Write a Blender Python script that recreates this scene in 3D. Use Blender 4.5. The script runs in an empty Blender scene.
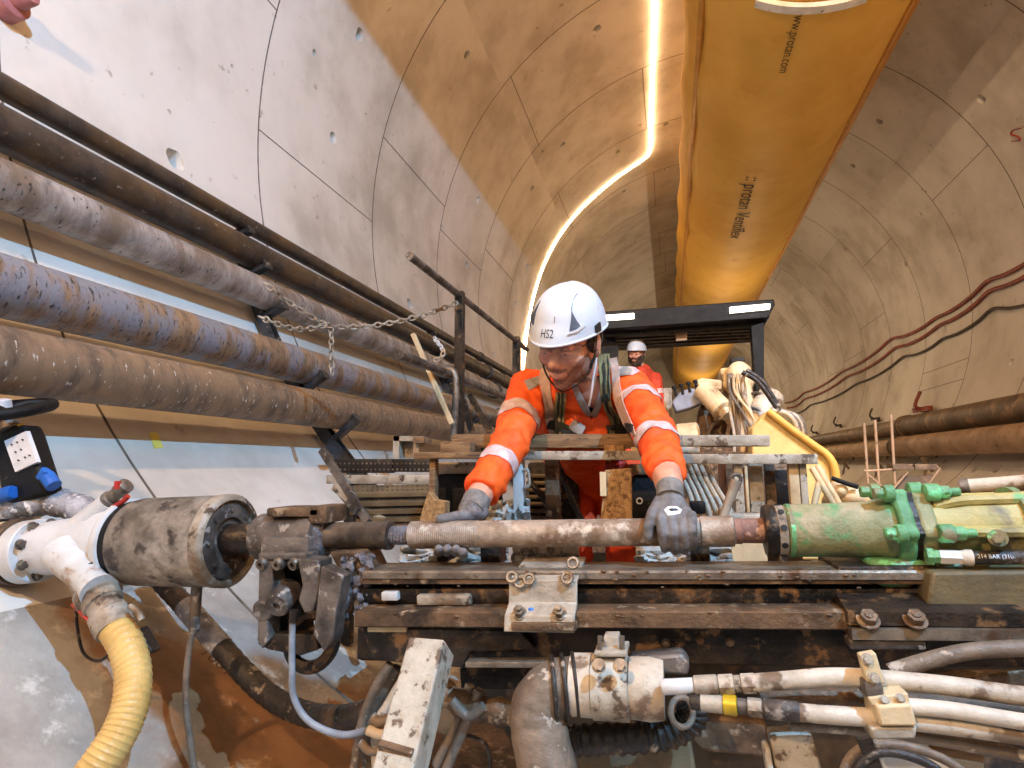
import bpy, bmesh, math, random
from mathutils import Vector, Matrix, noise, Euler
from mathutils.bvhtree import BVHTree
random.seed(7)
V = Vector
PI = math.pi
SC = bpy.context.scene
COL = SC.collection
R_ = math.radians

# ------------------------------------------------------------------ camera
FPX, VPX, VPY = 600.0, 670.0, 464.0
CZ = 1.25
_u, _v = (VPX - 512) / FPX, (384 - VPY) / FPX
_d = V((_u, 1, _v)).normalized()
YAW = math.asin(_d.x)
PITCH = math.atan2(-_d.z, _d.y)
C_R = V((math.cos(YAW), math.sin(YAW), 0))
_fh = V((-math.sin(YAW), math.cos(YAW), 0))
C_F = _fh * math.cos(PITCH) + V((0, 0, 1)) * math.sin(PITCH)
C_U = C_R.cross(C_F)
CAM = V((0, 0, CZ))
cd = bpy.data.cameras.new('camera')
cam = bpy.data.objects.new('camera', cd)
COL.objects.link(cam)
cam.matrix_world = Matrix(((C_R.x, C_U.x, -C_F.x, 0), (C_R.y, C_U.y, -C_F.y, 0), (C_R.z, C_U.z, -C_F.z, CZ), (0, 0, 0, 1)))
cd.sensor_width = 36
cd.lens = FPX * 36 / 1024
cd.clip_start = 0.02
cd.clip_end = 200
SC.camera = cam

def ray(px, py):
    return C_R * ((px - 512) / FPX) + C_F + C_U * ((384 - py) / FPX)
def P(px, py, Y):
    """point of the place at distance Y along the tunnel seen at (px,py)"""
    d = ray(px, py)
    return CAM + d * (Y / d.y)
def S(px, py, Y):
    return Y / ray(px, py).y / FPX          # metres per pixel there
# ------------------------------------------------------------------ materials
def C(r, g, b):
    f = lambda c: (c / 255) / 12.92 if c / 255 <= .04045 else ((c / 255 + .055) / 1.055) ** 2.4
    return (f(r), f(g), f(b), 1)
def mat(name, c1, c2=None, scale=6, rough=.6, metal=0, bump=.15, c3=None, s3=30, t3=.62, w3=.04, contrast=.5,
        c4=None, s4=3, t4=.6, w4=.1, bscale=None, stretch=None, spec=.5, bdist=.01, coat=0):
    m = bpy.data.materials.new(name); m.use_nodes = True
    nt = m.node_tree; N = nt.nodes; L = nt.links
    b = N['Principled BSDF']
    b.inputs['Metallic'].default_value = metal
    b.inputs['Specular IOR Level'].default_value = spec
    if coat: b.inputs['Coat Weight'].default_value = coat
    tc = N.new('ShaderNodeTexCoord'); src = tc.outputs['Object']
    if stretch:
        mp = N.new('ShaderNodeMapping'); mp.inputs['Scale'].default_value = stretch
        L.new(src, mp.inputs['Vector']); src = mp.outputs['Vector']
    def nz(s, det=7):
        n = N.new('ShaderNodeTexNoise'); n.inputs['Scale'].default_value = s; n.inputs['Detail'].default_value = det
        n.inputs['Roughness'].default_value = .62
        L.new(src, n.inputs['Vector']); return n.outputs['Fac']
    def ramp(f, a, z):
        r = N.new('ShaderNodeMapRange'); r.interpolation_type = 'SMOOTHSTEP'
        r.inputs['From Min'].default_value = a; r.inputs['From Max'].default_value = z
        L.new(f, r.inputs['Value']); return r.outputs['Result']
    def mix(f, a, z):
        x = N.new('ShaderNodeMix'); x.data_type = 'RGBA'
        L.new(f, x.inputs['Factor'])
        for s, i in ((a, 6), (z, 7)):
            if isinstance(s, tuple): x.inputs[i].default_value = s
            else: L.new(s, x.inputs[i])
        return x.outputs[2]
    n1 = nz(scale)
    col = mix(ramp(n1, .5 - contrast * .3, .5 + contrast * .3), c1, c2 or tuple(v * .82 for v in c1[:3]) + (1,))
    if c4: col = mix(ramp(nz(s4, 5), t4 - w4, t4 + w4), col, c4)
    if c3: col = mix(ramp(nz(s3, 4), t3 - w3, t3 + w3), col, c3)
    L.new(col, b.inputs['Base Color'])
    rr = N.new('ShaderNodeMapRange'); rr.inputs['To Min'].default_value = max(.05, rough - .12); rr.inputs['To Max'].default_value = min(1, rough + .12)
    L.new(n1, rr.inputs['Value']); L.new(rr.outputs['Result'], b.inputs['Roughness'])
    if bump:
        bp = N.new('ShaderNodeBump'); bp.inputs['Strength'].default_value = bump; bp.inputs['Distance'].default_value = bdist
        L.new(nz(bscale or scale * 5, 6), bp.inputs['Height']); L.new(bp.outputs['Normal'], b.inputs['Normal'])
    return m
def emit(name, col, strength):
    m = bpy.data.materials.new(name); m.use_nodes = True
    b = m.node_tree.nodes['Principled BSDF']
    b.inputs['Base Color'].default_value = (.8, .8, .8, 1)
    b.inputs['Emission Color'].default_value = col
    b.inputs['Emission Strength'].default_value = strength
    return m
# ------------------------------------------------------------------ objects
def tag(o, label=None, cat=None, group=None, kind=None):
    if label: o['label'] = label
    if cat: o['category'] = cat
    if group: o['group'] = group
    if kind: o['kind'] = kind
    return o
def wl(o):
    p = V(o.location)
    while o.parent: o = o.parent; p += V(o.location)
    return p
def thing(name, label, cat, loc, group=None):
    o = bpy.data.objects.new(name, None); COL.objects.link(o)
    o.location = loc; o.empty_display_size = .05
    return tag(o, label, cat, group)
def copy_tree(o, parent=None):
    c = o.copy(); COL.objects.link(c)
    if parent: c.parent = parent
    for ch in list(o.children): copy_tree(ch, c)
    return c
def catmull(pts, n=6):
    pts = [V(p) for p in pts]
    if len(pts) < 3 or n <= 1: return pts
    out = []
    for i in range(len(pts) - 1):
        p0 = pts[i - 1] if i else pts[0] * 2 - pts[1]
        p1, p2 = pts[i], pts[i + 1]
        p3 = pts[i + 2] if i + 2 < len(pts) else pts[-1] * 2 - pts[-2]
        for k in range(n):
            t = k / n
            out.append(.5 * ((2 * p1) + (p2 - p0) * t + (2 * p0 - 5 * p1 + 4 * p2 - p3) * t * t + (3 * p1 - p0 - 3 * p2 + p3) * t ** 3))
    out.append(pts[-1]); return out
def frame(d, up=None):
    d = V(d).normalized()
    up = V(up) if up else (V((0, 0, 1)) if abs(d.z) < .95 else V((1, 0, 0)))
    x = d.cross(up).normalized(); y = x.cross(d).normalized()
    return x, y, d
class MB:
    def __init__(s): s.bm = bmesh.new()
    def box(s, c, size, rot=None, bev=0):
        r = bmesh.ops.create_cube(s.bm, size=1)
        M = Matrix.Translation(V(c)) @ ((rot if isinstance(rot, Matrix) else Euler(rot).to_matrix()).to_4x4() if rot is not None else Matrix()) @ Matrix.Diagonal((*size, 1))
        bmesh.ops.transform(s.bm, matrix=M, verts=r['verts'])
        if bev:
            es = list({e for v in r['verts'] for e in v.link_edges})
            bmesh.ops.bevel(s.bm, geom=es, offset=bev, segments=2, affect='EDGES', profile=.5)
        return s
    def bar(s, p0, p1, w, h, up=None, bev=0):
        p0, p1 = V(p0), V(p1); x, y, d = frame(p1 - p0, up)
        return s.box((p0 + p1) / 2, (w, h, (p1 - p0).length), Matrix((x, y, d)).transposed(), bev)
    def rings(s, rs, close=False, caps=True):
        vs = [[s.bm.verts.new(p) for p in r] for r in rs]
        n = len(vs[0])
        pairs = list(zip(vs, vs[1:])) + ([(vs[-1], vs[0])] if close else [])
        for a, b in pairs:
            for i in range(n):
                try: s.bm.faces.new((a[i], a[(i + 1) % n], b[(i + 1) % n], b[i]))
                except ValueError: pass
        if caps and not close:
            s.bm.faces.new(list(reversed(vs[0]))); s.bm.faces.new(vs[-1])
        return s
    def lathe(s, p0, d, prof, seg=28, caps=True, sx=1, up=None):
        p0 = V(p0); x, y, d = frame(d, up)
        return s.rings([[p0 + d * t + (x * math.cos(2 * PI * i / seg) * sx + y * math.sin(2 * PI * i / seg)) * max(r, 1e-4) for i in range(seg)] for t, r in prof], caps=caps)
    def cyl(s, p0, p1, r0, r1=None, seg=24):
        p0, p1 = V(p0), V(p1)
        return s.lathe(p0, p1 - p0, [(0, r0), ((p1 - p0).length, r0 if r1 is None else r1)], seg)
    def tube(s, pts, r, seg=10, n=6, caps=True, flat=None, up=None):
        pts = catmull(pts, n); m = len(pts)
        rs = []; x = None
        for i, p in enumerate(pts):
            d = (pts[min(i + 1, m - 1)] - pts[max(i - 1, 0)])
            if d.length < 1e-9: d = V((0, 0, 1))
            d.normalize()
            if x is None: x = frame(d, up)[0]
            x = (x - d * x.dot(d)).normalized(); y = d.cross(x)
            if isinstance(r, (list, tuple)):
                t = i / (m - 1) * (len(r) - 1); k = min(int(t), len(r) - 2); rr = r[k] + (r[k + 1] - r[k]) * (t - k)
            elif callable(r): rr = r(i, m)
            else: rr = r
            fy = flat or 1
            rs.append([p + x * math.cos(2 * PI * k / seg) * rr + y * math.sin(2 * PI * k / seg) * rr * fy for k in range(seg)])
        return s.rings(rs, caps=caps)
    def torus(s, c, ax, R, r, seg=28, sub=8, sq=1):
        c = V(c); x, y, d = frame(ax)
        rs = []
        for i in range(seg):
            a = 2 * PI * i / seg; e = x * math.cos(a) + y * math.sin(a)
            rs.append([c + e * (R + r * math.cos(2 * PI * k / sub)) + d * r * sq * math.sin(2 * PI * k / sub) for k in range(sub)])
        return s.rings(rs, close=True)
    def ell(s, c, r, rot=None, u=20, v=12):
        q = bmesh.ops.create_uvsphere(s.bm, u_segments=u, v_segments=v, radius=1)
        r = r if isinstance(r, (list, tuple)) else (r, r, r)
        M = Matrix.Translation(V(c)) @ ((rot if isinstance(rot, Matrix) else Euler(rot).to_matrix()).to_4x4() if rot is not None else Matrix()) @ Matrix.Diagonal((*r, 1))
        bmesh.ops.transform(s.bm, matrix=M, verts=q['verts']); return s
    def prism(s, poly, vec):
        vec = V(vec); poly = [V(p) for p in poly]
        return s.rings([poly, [p + vec for p in poly]])
    def sweep(s, p0, p1, prof):
        """profile of (dy,dz) in the tunnel's upright section swept from p0 to p1"""
        p0, p1 = V(p0), V(p1)
        return s.rings([[p + V((0, a, b)) for a, b in prof] for p in (p0, p1)])
    def bolt(s, p, d, r=.01, h=.008, seg=6, stud=0):
        p = V(p); d = V(d).normalized()
        s.cyl(p, p + d * h * .3, r * 1.35, seg=14); s.cyl(p, p + d * (h + h * .3), r, seg=seg)
        if stud: s.cyl(p, p + d * (h + stud), r * .5, seg=8)
        return s
    def build(s, name, m, parent=None, bev=0, sharp=38, kind=None):
        bm = s.bm
        off = wl(parent) if parent else V((0, 0, 0))
        org = off
        if not parent and len(bm.verts):
            lo = V([min(v.co[i] for v in bm.verts) for i in range(3)]); hi = V([max(v.co[i] for v in bm.verts) for i in range(3)])
            org = V(((lo.x + hi.x) / 2, (lo.y + hi.y) / 2, lo.z))
        bmesh.ops.translate(bm, verts=bm.verts, vec=-org)
        bmesh.ops.recalc_face_normals(bm, faces=bm.faces)
        for f in bm.faces: f.smooth = True
        for e in bm.edges:
            if len(e.link_faces) == 2 and e.calc_face_angle(0) > R_(sharp): e.smooth = False
        me = bpy.data.meshes.new(name); bm.to_mesh(me); bm.free()
        o = bpy.data.objects.new(name, me); COL.objects.link(o)
        if parent: o.parent = parent
        else: o.location = org
        me.materials.append(m)
        if bev:
            b = o.modifiers.new('bevel', 'BEVEL'); b.width = bev; b.segments = 2; b.limit_method = 'ANGLE'; b.angle_limit = R_(40)
        if kind: o['kind'] = kind
        return o
def piece(mb, name, m, label, cat, group=None, **k):
    return tag(mb.build(name, m, **k), label, cat, group)
# ------------------------------------------------------------------ palette
M = {}
M['concrete'] = mat('concrete', C(214, 208, 198), C(186, 178, 166), 1.3, .85, 0, .25, c3=C(172, 163, 150), s3=9, t3=.69, w3=.05, c4=C(226, 221, 213), s4=.5, t4=.52, w4=.15, bscale=14, spec=.2)
M['joint'] = mat('joint', C(112, 100, 88), C(84, 75, 66), 8, .9, 0, 0)
M['floor'] = mat('muddy_floor', C(168, 162, 152), C(128, 122, 114), 3, .6, 0, .5, c3=C(140, 84, 42), s3=1.15, t3=.49, w3=.05, c4=C(196, 190, 180), s4=9, t4=.6, w4=.08, bscale=20)
M['rust_pipe'] = mat('rusty_brown_pipe', C(140, 116, 94), C(98, 82, 68), 9, .55, .2, .35, stretch=(1, 2.4, 1), c3=C(206, 200, 192), s3=30, t3=.655, w3=.03, c4=C(146, 120, 92), s4=2.2, t4=.55, w4=.1)
M['dark_pipe'] = mat('dark_pipe', C(84, 74, 66), C(54, 48, 44), 7, .5, .3, .3, c3=C(150, 138, 122), s3=30, t3=.68, w3=.05, c4=C(98, 76, 52), s4=2, t4=.56, w4=.12)
M['grey_pipe'] = mat('grime_grey_pipe', C(178, 170, 164), C(128, 118, 112), 5, .5, .1, .35, stretch=(1, 2.2, 1), c3=C(40, 38, 38), s3=24, t3=.64, w3=.05, c4=C(120, 104, 90), s4=1.6, t4=.55, w4=.1)
M['mix_pipe'] = mat('grime_brown_pipe', C(158, 128, 98), C(112, 92, 74), 6, .5, .1, .4, stretch=(1, 2.6, 1), c3=C(52, 50, 52), s3=26, t3=.61, w3=.05, c4=C(134, 134, 142), s4=2.4, t4=.52, w4=.06)
M['tan_pipe'] = mat('dusty_tan_pipe', C(182, 152, 122), C(150, 122, 96), 3, .65, .05, .2, c3=C(92, 70, 52), s3=12, t3=.66, w3=.05)
M['dust_pipe'] = mat('dusty_dark_pipe', C(130, 108, 86), C(96, 80, 64), 3, .6, .15, .2, c3=C(160, 130, 100), s3=4, t3=.6, w3=.06)
M['rack'] = mat('rack_steel', C(70, 70, 72), C(42, 42, 44), 12, .5, .4, .2, c3=C(130, 128, 124), s3=26, t3=.66)
M['duct'] = mat('duct_fabric', C(240, 190, 84), C(230, 176, 70), 1.2, .62, 0, .12, bscale=2.2, bdist=.05, c3=C(222, 160, 60), s3=2.2, t3=.66, w3=.1, spec=.5)
M['duct_seam'] = mat('duct_seam', C(212, 152, 56), C(196, 136, 46), 3, .5, 0, .1)
M['ink'] = mat('ink', C(66, 52, 34), C(56, 44, 30), 9, .8, 0, 0)
M['white_band'] = mat('white_band', C(238, 236, 230), C(214, 210, 202), 5, .6, 0, .2, c3=C(120, 100, 70), s3=14, t3=.66)
M['cable_red'] = mat('red_cable', C(150, 62, 34), C(112, 48, 30), 6, .55, 0, .1)
M['cable_dark'] = mat('dark_cable', C(74, 58, 48), C(50, 42, 36), 6, .6, 0, .1)
M['red_paint'] = mat('red_paint', C(176, 52, 30), C(150, 44, 28), 9, .7, 0, 0)
# floor: pale concrete segments, with a mud spill running from the wall to the machine
def floor_mat():
    m = bpy.data.materials.new('muddy_invert'); m.use_nodes = True
    nt = m.node_tree; N = nt.nodes; L = nt.links; b = N['Principled BSDF']
    geo = N.new('ShaderNodeTexCoord'); g = N.new('ShaderNodeNewGeometry')
    def nz(s, d=7):
        n = N.new('ShaderNodeTexNoise'); n.inputs['Scale'].default_value = s; n.inputs['Detail'].default_value = d; n.inputs['Roughness'].default_value = .65
        L.new(g.outputs['Position'], n.inputs['Vector']); return n.outputs['Fac']
    def math_(op, a, b_=None):
        x = N.new('ShaderNodeMath'); x.operation = op
        for i, v in enumerate((a, b_)):
            if v is None: continue
            if isinstance(v, (int, float)): x.inputs[i].default_value = v
            else: L.new(v, x.inputs[i])
        return x.outputs[0]
    def ramp(f, a, z):
        r = N.new('ShaderNodeMapRange'); r.interpolation_type = 'SMOOTHSTEP'; r.inputs['From Min'].default_value = a; r.inputs['From Max'].default_value = z
        L.new(f, r.inputs['Value']); return r.outputs['Result']
    def mix(f, a, z):
        x = N.new('ShaderNodeMix'); x.data_type = 'RGBA'; L.new(f, x.inputs['Factor'])
        for s, i in ((a, 6), (z, 7)):
            if isinstance(s, tuple): x.inputs[i].default_value = s
            else: L.new(s, x.inputs[i])
        return x.outputs[2]
    sep = N.new('ShaderNodeSeparateXYZ'); L.new(g.outputs['Position'], sep.inputs[0])
    X, Y = sep.outputs['X'], sep.outputs['Y']
    base = mix(ramp(nz(2.2), .35, .65), C(176, 172, 164), C(140, 134, 126))
    base = mix(ramp(nz(12, 5), .56, .72), base, C(206, 202, 194))
    # spill edge: everything right of a wandering line from (-1.75,1.2) to (-.9,2.6)
    wob = math_('MULTIPLY', math_('SUBTRACT', nz(2.6, 6), .5), .5)
    e = math_('ADD', math_('ADD', X, 1.79), wob)
    near = math_('SUBTRACT', e, math_('MULTIPLY', math_('SUBTRACT', Y, 1.31), .80))
    mud = ramp(near, -.06, .07)
    mudc = mix(ramp(nz(3.5), .35, .7), C(140, 100, 66), C(100, 70, 46))
    mudc = mix(ramp(nz(6, 5), .58, .68), mudc, C(186, 160, 134))
    out = mix(mud, base, mudc)
    # dry patch of clean segment in the near corner
    dry = ramp(math_('ADD', math_('SUBTRACT', 1.33, Y), math_('MULTIPLY', wob, .9)), -.05, .04)
    out = mix(dry, out, base)
    L.new(out, b.inputs['Base Color'])
    rg = N.new('ShaderNodeMapRange'); rg.inputs['To Min'].default_value = .8; rg.inputs['To Max'].default_value = .42; L.new(mud, rg.inputs['Value']); L.new(rg.outputs[0], b.inputs['Roughness'])
    bp = N.new('ShaderNodeBump'); bp.inputs['Strength'].default_value = .5; bp.inputs['Distance'].default_value = .012
    L.new(nz(16, 6), bp.inputs['Height']); L.new(bp.outputs['Normal'], b.inputs['Normal'])
    return m
M['floor'] = floor_mat()
# ------------------------------------------------------------------ tunnel lining
RT = 4.2
AX, AZ = .992, CZ + 2.833
YJ, DJ = 3.965, 1.983
Y0, Y1 = -5.95, 39.65
def wall_hit(px, py):
    d = ray(px, py); a, b = -AX, CZ - AZ
    A = d.x ** 2 + d.z ** 2; B = a * d.x + b * d.z; Cc = a * a + b * b - RT * RT
    t = (-B + math.sqrt(B * B - A * Cc)) / A
    return CAM + d * t
def phi_of(p): return math.degrees(math.atan2(p.z - AZ, p.x - AX)) % 360
def on_wall(phi, y, off=0):
    a = R_(phi); return V((AX + (RT - off) * math.cos(a), y, AZ + (RT - off) * math.sin(a)))
def el_point(el, standoff):
    """point of the cross-section seen from the camera at elevation el, standoff short of the lining"""
    u = V((math.cos(R_(el)), math.sin(R_(el)))); c = V((-AX, CZ - AZ)); B = c.dot(u)
    d = -B + math.sqrt(B * B - (c.dot(c) - RT * RT)) - standoff
    return V((u.x * d, 0, CZ + u.y * d)), d
DPH, DYG = 2.5, 0.1983
sockets = {}
for px, py, r in [(175,151,.062),(357,31,.05),(333,138,.045),(467,55,.045),(476,200,.045),(600,29,.055),(565,142,.05),(618,152,.05),(532,188,.045),
                  (466,262,.045),(411,302,.06),(529,263,.05),(516,300,.05),(494,353,.05),(598,238,.05),(664,125,.05),(664,169,.05),(624,191,.045),(315,53,.022),(442,227,.02),
                  (978,94,.06),(883,123,.05),(855,167,.045),(944,330,.06),(889,379,.06),(953,404,.04),(1010,360,.05),(905,260,.05),(920,215,.03),
                  (826,292,.05),(866,320,.05),(846,250,.045),(792,358,.05),(830,372,.05),(945,462,.05),(975,470,.06),(998,466,.06),(542,152,.02),(640,125,.02),(232,66,.012),(366,114,.01)]:
    p = wall_hit(px, py); ph = phi_of(p)
    i, j = int(ph // DPH), int((p.y - Y0) // DYG)
    r = min(r * 1.35, .08); hw, hy = max(0, RT * R_(DPH) / 2 - r - .008), max(0, DYG / 2 - r - .008)
    dp = (ph - (i + .5) * DPH) * R_(1) * RT; dy = p.y - (Y0 + (j + .5) * DYG)
    sockets[(i, j)] = (max(-hw, min(hw, dp)), max(-hy, min(hy, dy)), r)
def lining(name, a0, a1, m):
    bm = bmesh.new(); cache = {}
    def gv(i, j):
        k = (i, j)
        if k not in cache: cache[k] = bm.verts.new(on_wall(i * DPH, Y0 + j * DYG))
        return cache[k]
    nj = int(round((Y1 - Y0) / DYG))
    for i in range(int(a0 / DPH), int(a1 / DPH)):
        for j in range(nj):
            q = [gv(i, j), gv(i + 1, j), gv(i + 1, j + 1), gv(i, j + 1)]
            s = sockets.get((i % 144, j))
            if not s: bm.faces.new(q); continue
            dp, dy, r = s; n = 16
            c_ph, c_y = (i + .5) * DPH, Y0 + (j + .5) * DYG
            def rg(rr, off):
                o = []
                for k in range(n):
                    a = 2 * PI * (k + .5) / n - .75 * PI - PI / n
                    o.append(bm.verts.new(on_wall(c_ph + math.degrees((dp + rr * math.cos(a)) / RT), c_y + dy + rr * math.sin(a), -off)))
                return o
            r0 = rg(r, 0); r1 = rg(r * .93, .012); r2 = rg(r * .8, .1)
            for k in range(n):
                e = (k + 1) % n
                bm.faces.new((r0[k], r0[e], r1[e], r1[k])); bm.faces.new((r1[k], r1[e], r2[e], r2[k]))
            bm.faces.new(r2)
            for k in range(4):           # quad corner k faces arc k
                for t in range(4):
                    a = (k * 4 + t) % n
                    bm.faces.new((q[k], r0[(a + 1) % n], r0[a]))
                bm.faces.new((q[k], q[(k + 1) % 4], r0[(k * 4 + 4) % n]))
    mb = MB(); mb.bm.free(); mb.bm = bm
    o = mb.build(name, m); tag(o, kind='structure')
    # inner side must face the axis
    me = o.data; f = me.polygons[0]; c = V(f.center) + V(o.location); 
    if (V((AX - c.x, 0, AZ - c.z))).dot(f.normal) < 0: me.flip_normals()
    return o
wall_right = lining('wall_right', -55, 40, M['concrete'])
ceiling = lining('ceiling', 40, 140, M['concrete'])
wall_left = lining('wall_left', 140, 230, M['concrete'])
floor = lining('floor', 230, 305, M['floor'])
for nm, y in (('wall_far', Y1), ('wall_back', Y0)):
    mb = MB(); mb.bm.faces.new([mb.bm.verts.new(on_wall(i * 5, y)) for i in range(72)])
    tag(mb.build(nm, M['concrete']), kind='structure')
# sealed joints between rings and between segments
def hoop(mb, a0, a1, y, w=.011):
    n = max(2, int((a1 - a0) / 2))
    rs = []
    for k in range(n + 1):
        ph = a0 + (a1 - a0) * k / n
        rs.append([on_wall(ph, y - w / 2, .003), on_wall(ph, y + w / 2, .003), on_wall(ph, y + w / 2, -.01), on_wall(ph, y - w / 2, -.01)])
    mb.rings(rs)
def lengthwise(mb, ph, ya, yb, w=.010):
    d = math.degrees(w / RT) / 2
    mb.rings([[on_wall(ph - d, y, .003), on_wall(ph + d, y, .003), on_wall(ph + d, y, -.01), on_wall(ph - d, y, -.01)] for y in (ya, yb)])
seams = {}
for px, py in [(272, 5), (415, 173), (522, 104), (643, 78), (561, 200), (943, 190), (880, 250), (655, 195), (480, 270), (512, 280), (940, 368), (960, 380), (800, 330), (860, 330)]:
    p = wall_hit(px, py); seams.setdefault(math.floor((p.y - YJ) / DJ), []).append(phi_of(p))
for own, a0, a1 in ((wall_left, 140, 230), (ceiling, 40, 140), (wall_right, -55, 40), (floor, 230, 305)):
    mb = MB()
    for i in range(-4, 18): hoop(mb, a0, a1, YJ + i * DJ)
    rnd = random.Random(3)
    for i in range(-5, 17):
        ps = list(seams.get(i, []))
        if not ps or own is floor:
            o = rnd.uniform(0, 45)
            ps = [(o + k * 51) % 360 for k in range(7)] if own is not floor else [264 + (i % 2) * 22]
        for ph in ps:
            for q in (ph, ph - 360):
                if a0 < q < a1: lengthwise(mb, q, YJ + i * DJ, YJ + (i + 1) * DJ)
    j = mb.build('joint', M['joint'], own); j['kind'] = 'structure'
# ------------------------------------------------------------------ left wall pipes and their racks
PIPES = [('small dark pipe along left wall, topmost of the five', 149.45, 1.0, .20, 'dark_pipe'),
         ('dark brown pipe on left wall, second from the top', 152.4, 1.78, .24, 'dark_pipe'),
         ('grey grime-streaked pipe on left wall, middle one of the five', 156.5, 2.05, .26, 'grey_pipe'),
         ('thick brown pipe with grey crust on left wall, second from the bottom', 164.6, 2.75, .30, 'mix_pipe'),
         ('thick rust-brown pipe with white splashes, lowest of the five on left wall', 170.9, 3.0, .33, 'rust_pipe')]
pc = []
for lab, el, ha, so, mt in PIPES:
    c, d = el_point(el, so); r = d * math.sin(R_(ha)); pc.append((c, r))
    mb = MB()
    L0, L1 = -4.5, 39
    prof = []
    y = L0
    mb.lathe(V((c.x, L0, c.z)), (0, 1, 0), [(0, r * .8), (0, r), (L1 - L0, r), (L1 - L0, r * .8)], 32)
    t = thing('pipe', lab, 'pipe', V((c.x, 0, c.z - r)), None)
    mb.build('pipe_run', M[mt], t)
    mb = MB()
    for y in (8.3 if 'thick' in lab else 9.1, 15, 21):
        mb.lathe(V((c.x, y - .06, c.z)), (0, 1, 0), [(0, r), (0, r * 1.22), (.045, r * 1.22), (.05, r * 1.1), (.07, r * 1.1), (.075, r * 1.22), (.12, r * 1.22), (.12, r)], 28)
    mb.build('coupling', M['rack'], t)
def y_at(c, px):
    a = math.atan((px - 512) / FPX)                 # rough, refined by search
    lo, hi = .5, 30
    for _ in range(50):
        y = (lo + hi) / 2
        d = V((c.x, y, c.z)) - CAM
        x = 512 + FPX * d.dot(C_R) / d.dot(C_F)
        if d.dot(C_F) < .05 or x < px: lo = y
        else: hi = y
    return y
YR = y_at(pc[2][0], 270)
print('rack y', YR, [(tuple(round(v, 2) for v in c), round(r, 3)) for c, r in pc])
def rack(y, label):
    t = thing('pipe_rack', label, 'pipe rack', on_wall(200, y, .05), 'racks carrying the left wall pipes')
    mb = MB()
    c0 = pc[0][0]
    phs = [phi_of(pc[0][0]) + .5 + k * 3.0 for k in range(0, 18)]
    mb.rings([[on_wall(p, y - .035, .035), on_wall(p, y + .035, .035), on_wall(p, y + .035, .115), on_wall(p, y + .027, .115), on_wall(p, y + .027, .045), on_wall(p, y - .027, .045), on_wall(p, y - .027, .115), on_wall(p, y - .035, .115)] for p in phs])
    mb.build('post', M['rack'], t)
    for c, r in pc:
        mb = MB()
        ph = phi_of(c)
        rad = (V((AX - c.x, 0, AZ - c.z))).normalized(); tan = V((rad.z, 0, -rad.x))
        if tan.z > 0: tan = -tan
        b = V((c.x, y, c.z)) + tan * (r + .016)
        w = RT - V((c.x - AX, 0, c.z - AZ)).length
        p0 = b - rad * (w - .09); p1 = b + rad * (r * .85)
        mb.bar(p0, p1, .07, .032, up=tan)
        mb.bar(p1 - rad * .012 - tan * .0, p1 - rad * .002 - tan * .0, .07, .05, up=tan)
        mb.build('arm', M['rack'], t, bev=.003)
        mb = MB()
        mb.bar(p1 - rad * .012 - tan * .04, p1 - rad * .012 + tan * .012, .068, .012, up=rad)
        mb.build('end_stop', M['rack'], t, bev=.002)
rack(YR, 'dark steel rack bracket under the left pipes, nearest the camera')
rack(YR * 2.0, 'dark steel rack bracket on left pipes, just left of the handrail post')
rack(YR * 3.0, 'farthest dark steel rack bracket holding the left wall pipes')
# ------------------------------------------------------------------ right wall pipes
for lab, el, so, mt, ha, yj in (('dark dusty pipe along right wall, upper of the two', 9.1, .42, 'dust_pipe', 2.5, 908), ('tan dusty pipe along right wall, lower of the two', 4.35, .42, 'tan_pipe', 2.5, 900)):
    c, d = el_point(el, so); r = d * math.sin(R_(ha))
    yj = next(y / 50 for y in range(60, 900) if 512 + FPX * (V((c.x, y / 50, c.z)) - CAM).dot(C_R) / (V((c.x, y / 50, c.z)) - CAM).dot(C_F) < yj)
    t = thing('pipe', lab, 'pipe', V((c.x, 8, c.z - r)))
    MB().lathe(V((c.x, -4, c.z)), (0, 1, 0), [(0, r * .8), (0, r), (4 + yj, r), (4 + yj, r * .86), (38, r * .86), (38, r * .5)], 32).build('pipe_run', M[mt], t)
    MB().lathe(V((c.x, yj - .1, c.z)), (0, 1, 0), [(0, r), (0, r * 1.12), (.06, r * 1.12), (.06, r * 1.02), (.14, r * 1.02), (.14, r * 1.12), (.2, r * 1.12), (.2, r * .8)], 30).build('coupling', M['dust_pipe'], t)
    for k in range(5):
        y = yj - 1.2 + k * 2.3
        mb = MB(); ph = phi_of(V((c.x, 0, c.z)))
        w = on_wall(ph - 4, y, -.02)
        mb.bar(w, V((c.x - r * .6, y, c.z - r * 1.15)), .05, .04, up=(0, 1, 0)); mb.bar(on_wall(ph - 7, y, -.02), V((c.x - r * .1, y, c.z - r * 1.2)), .035, .035, up=(0, 1, 0))
        mb.build('bracket', M['dust_pipe'], t)
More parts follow.
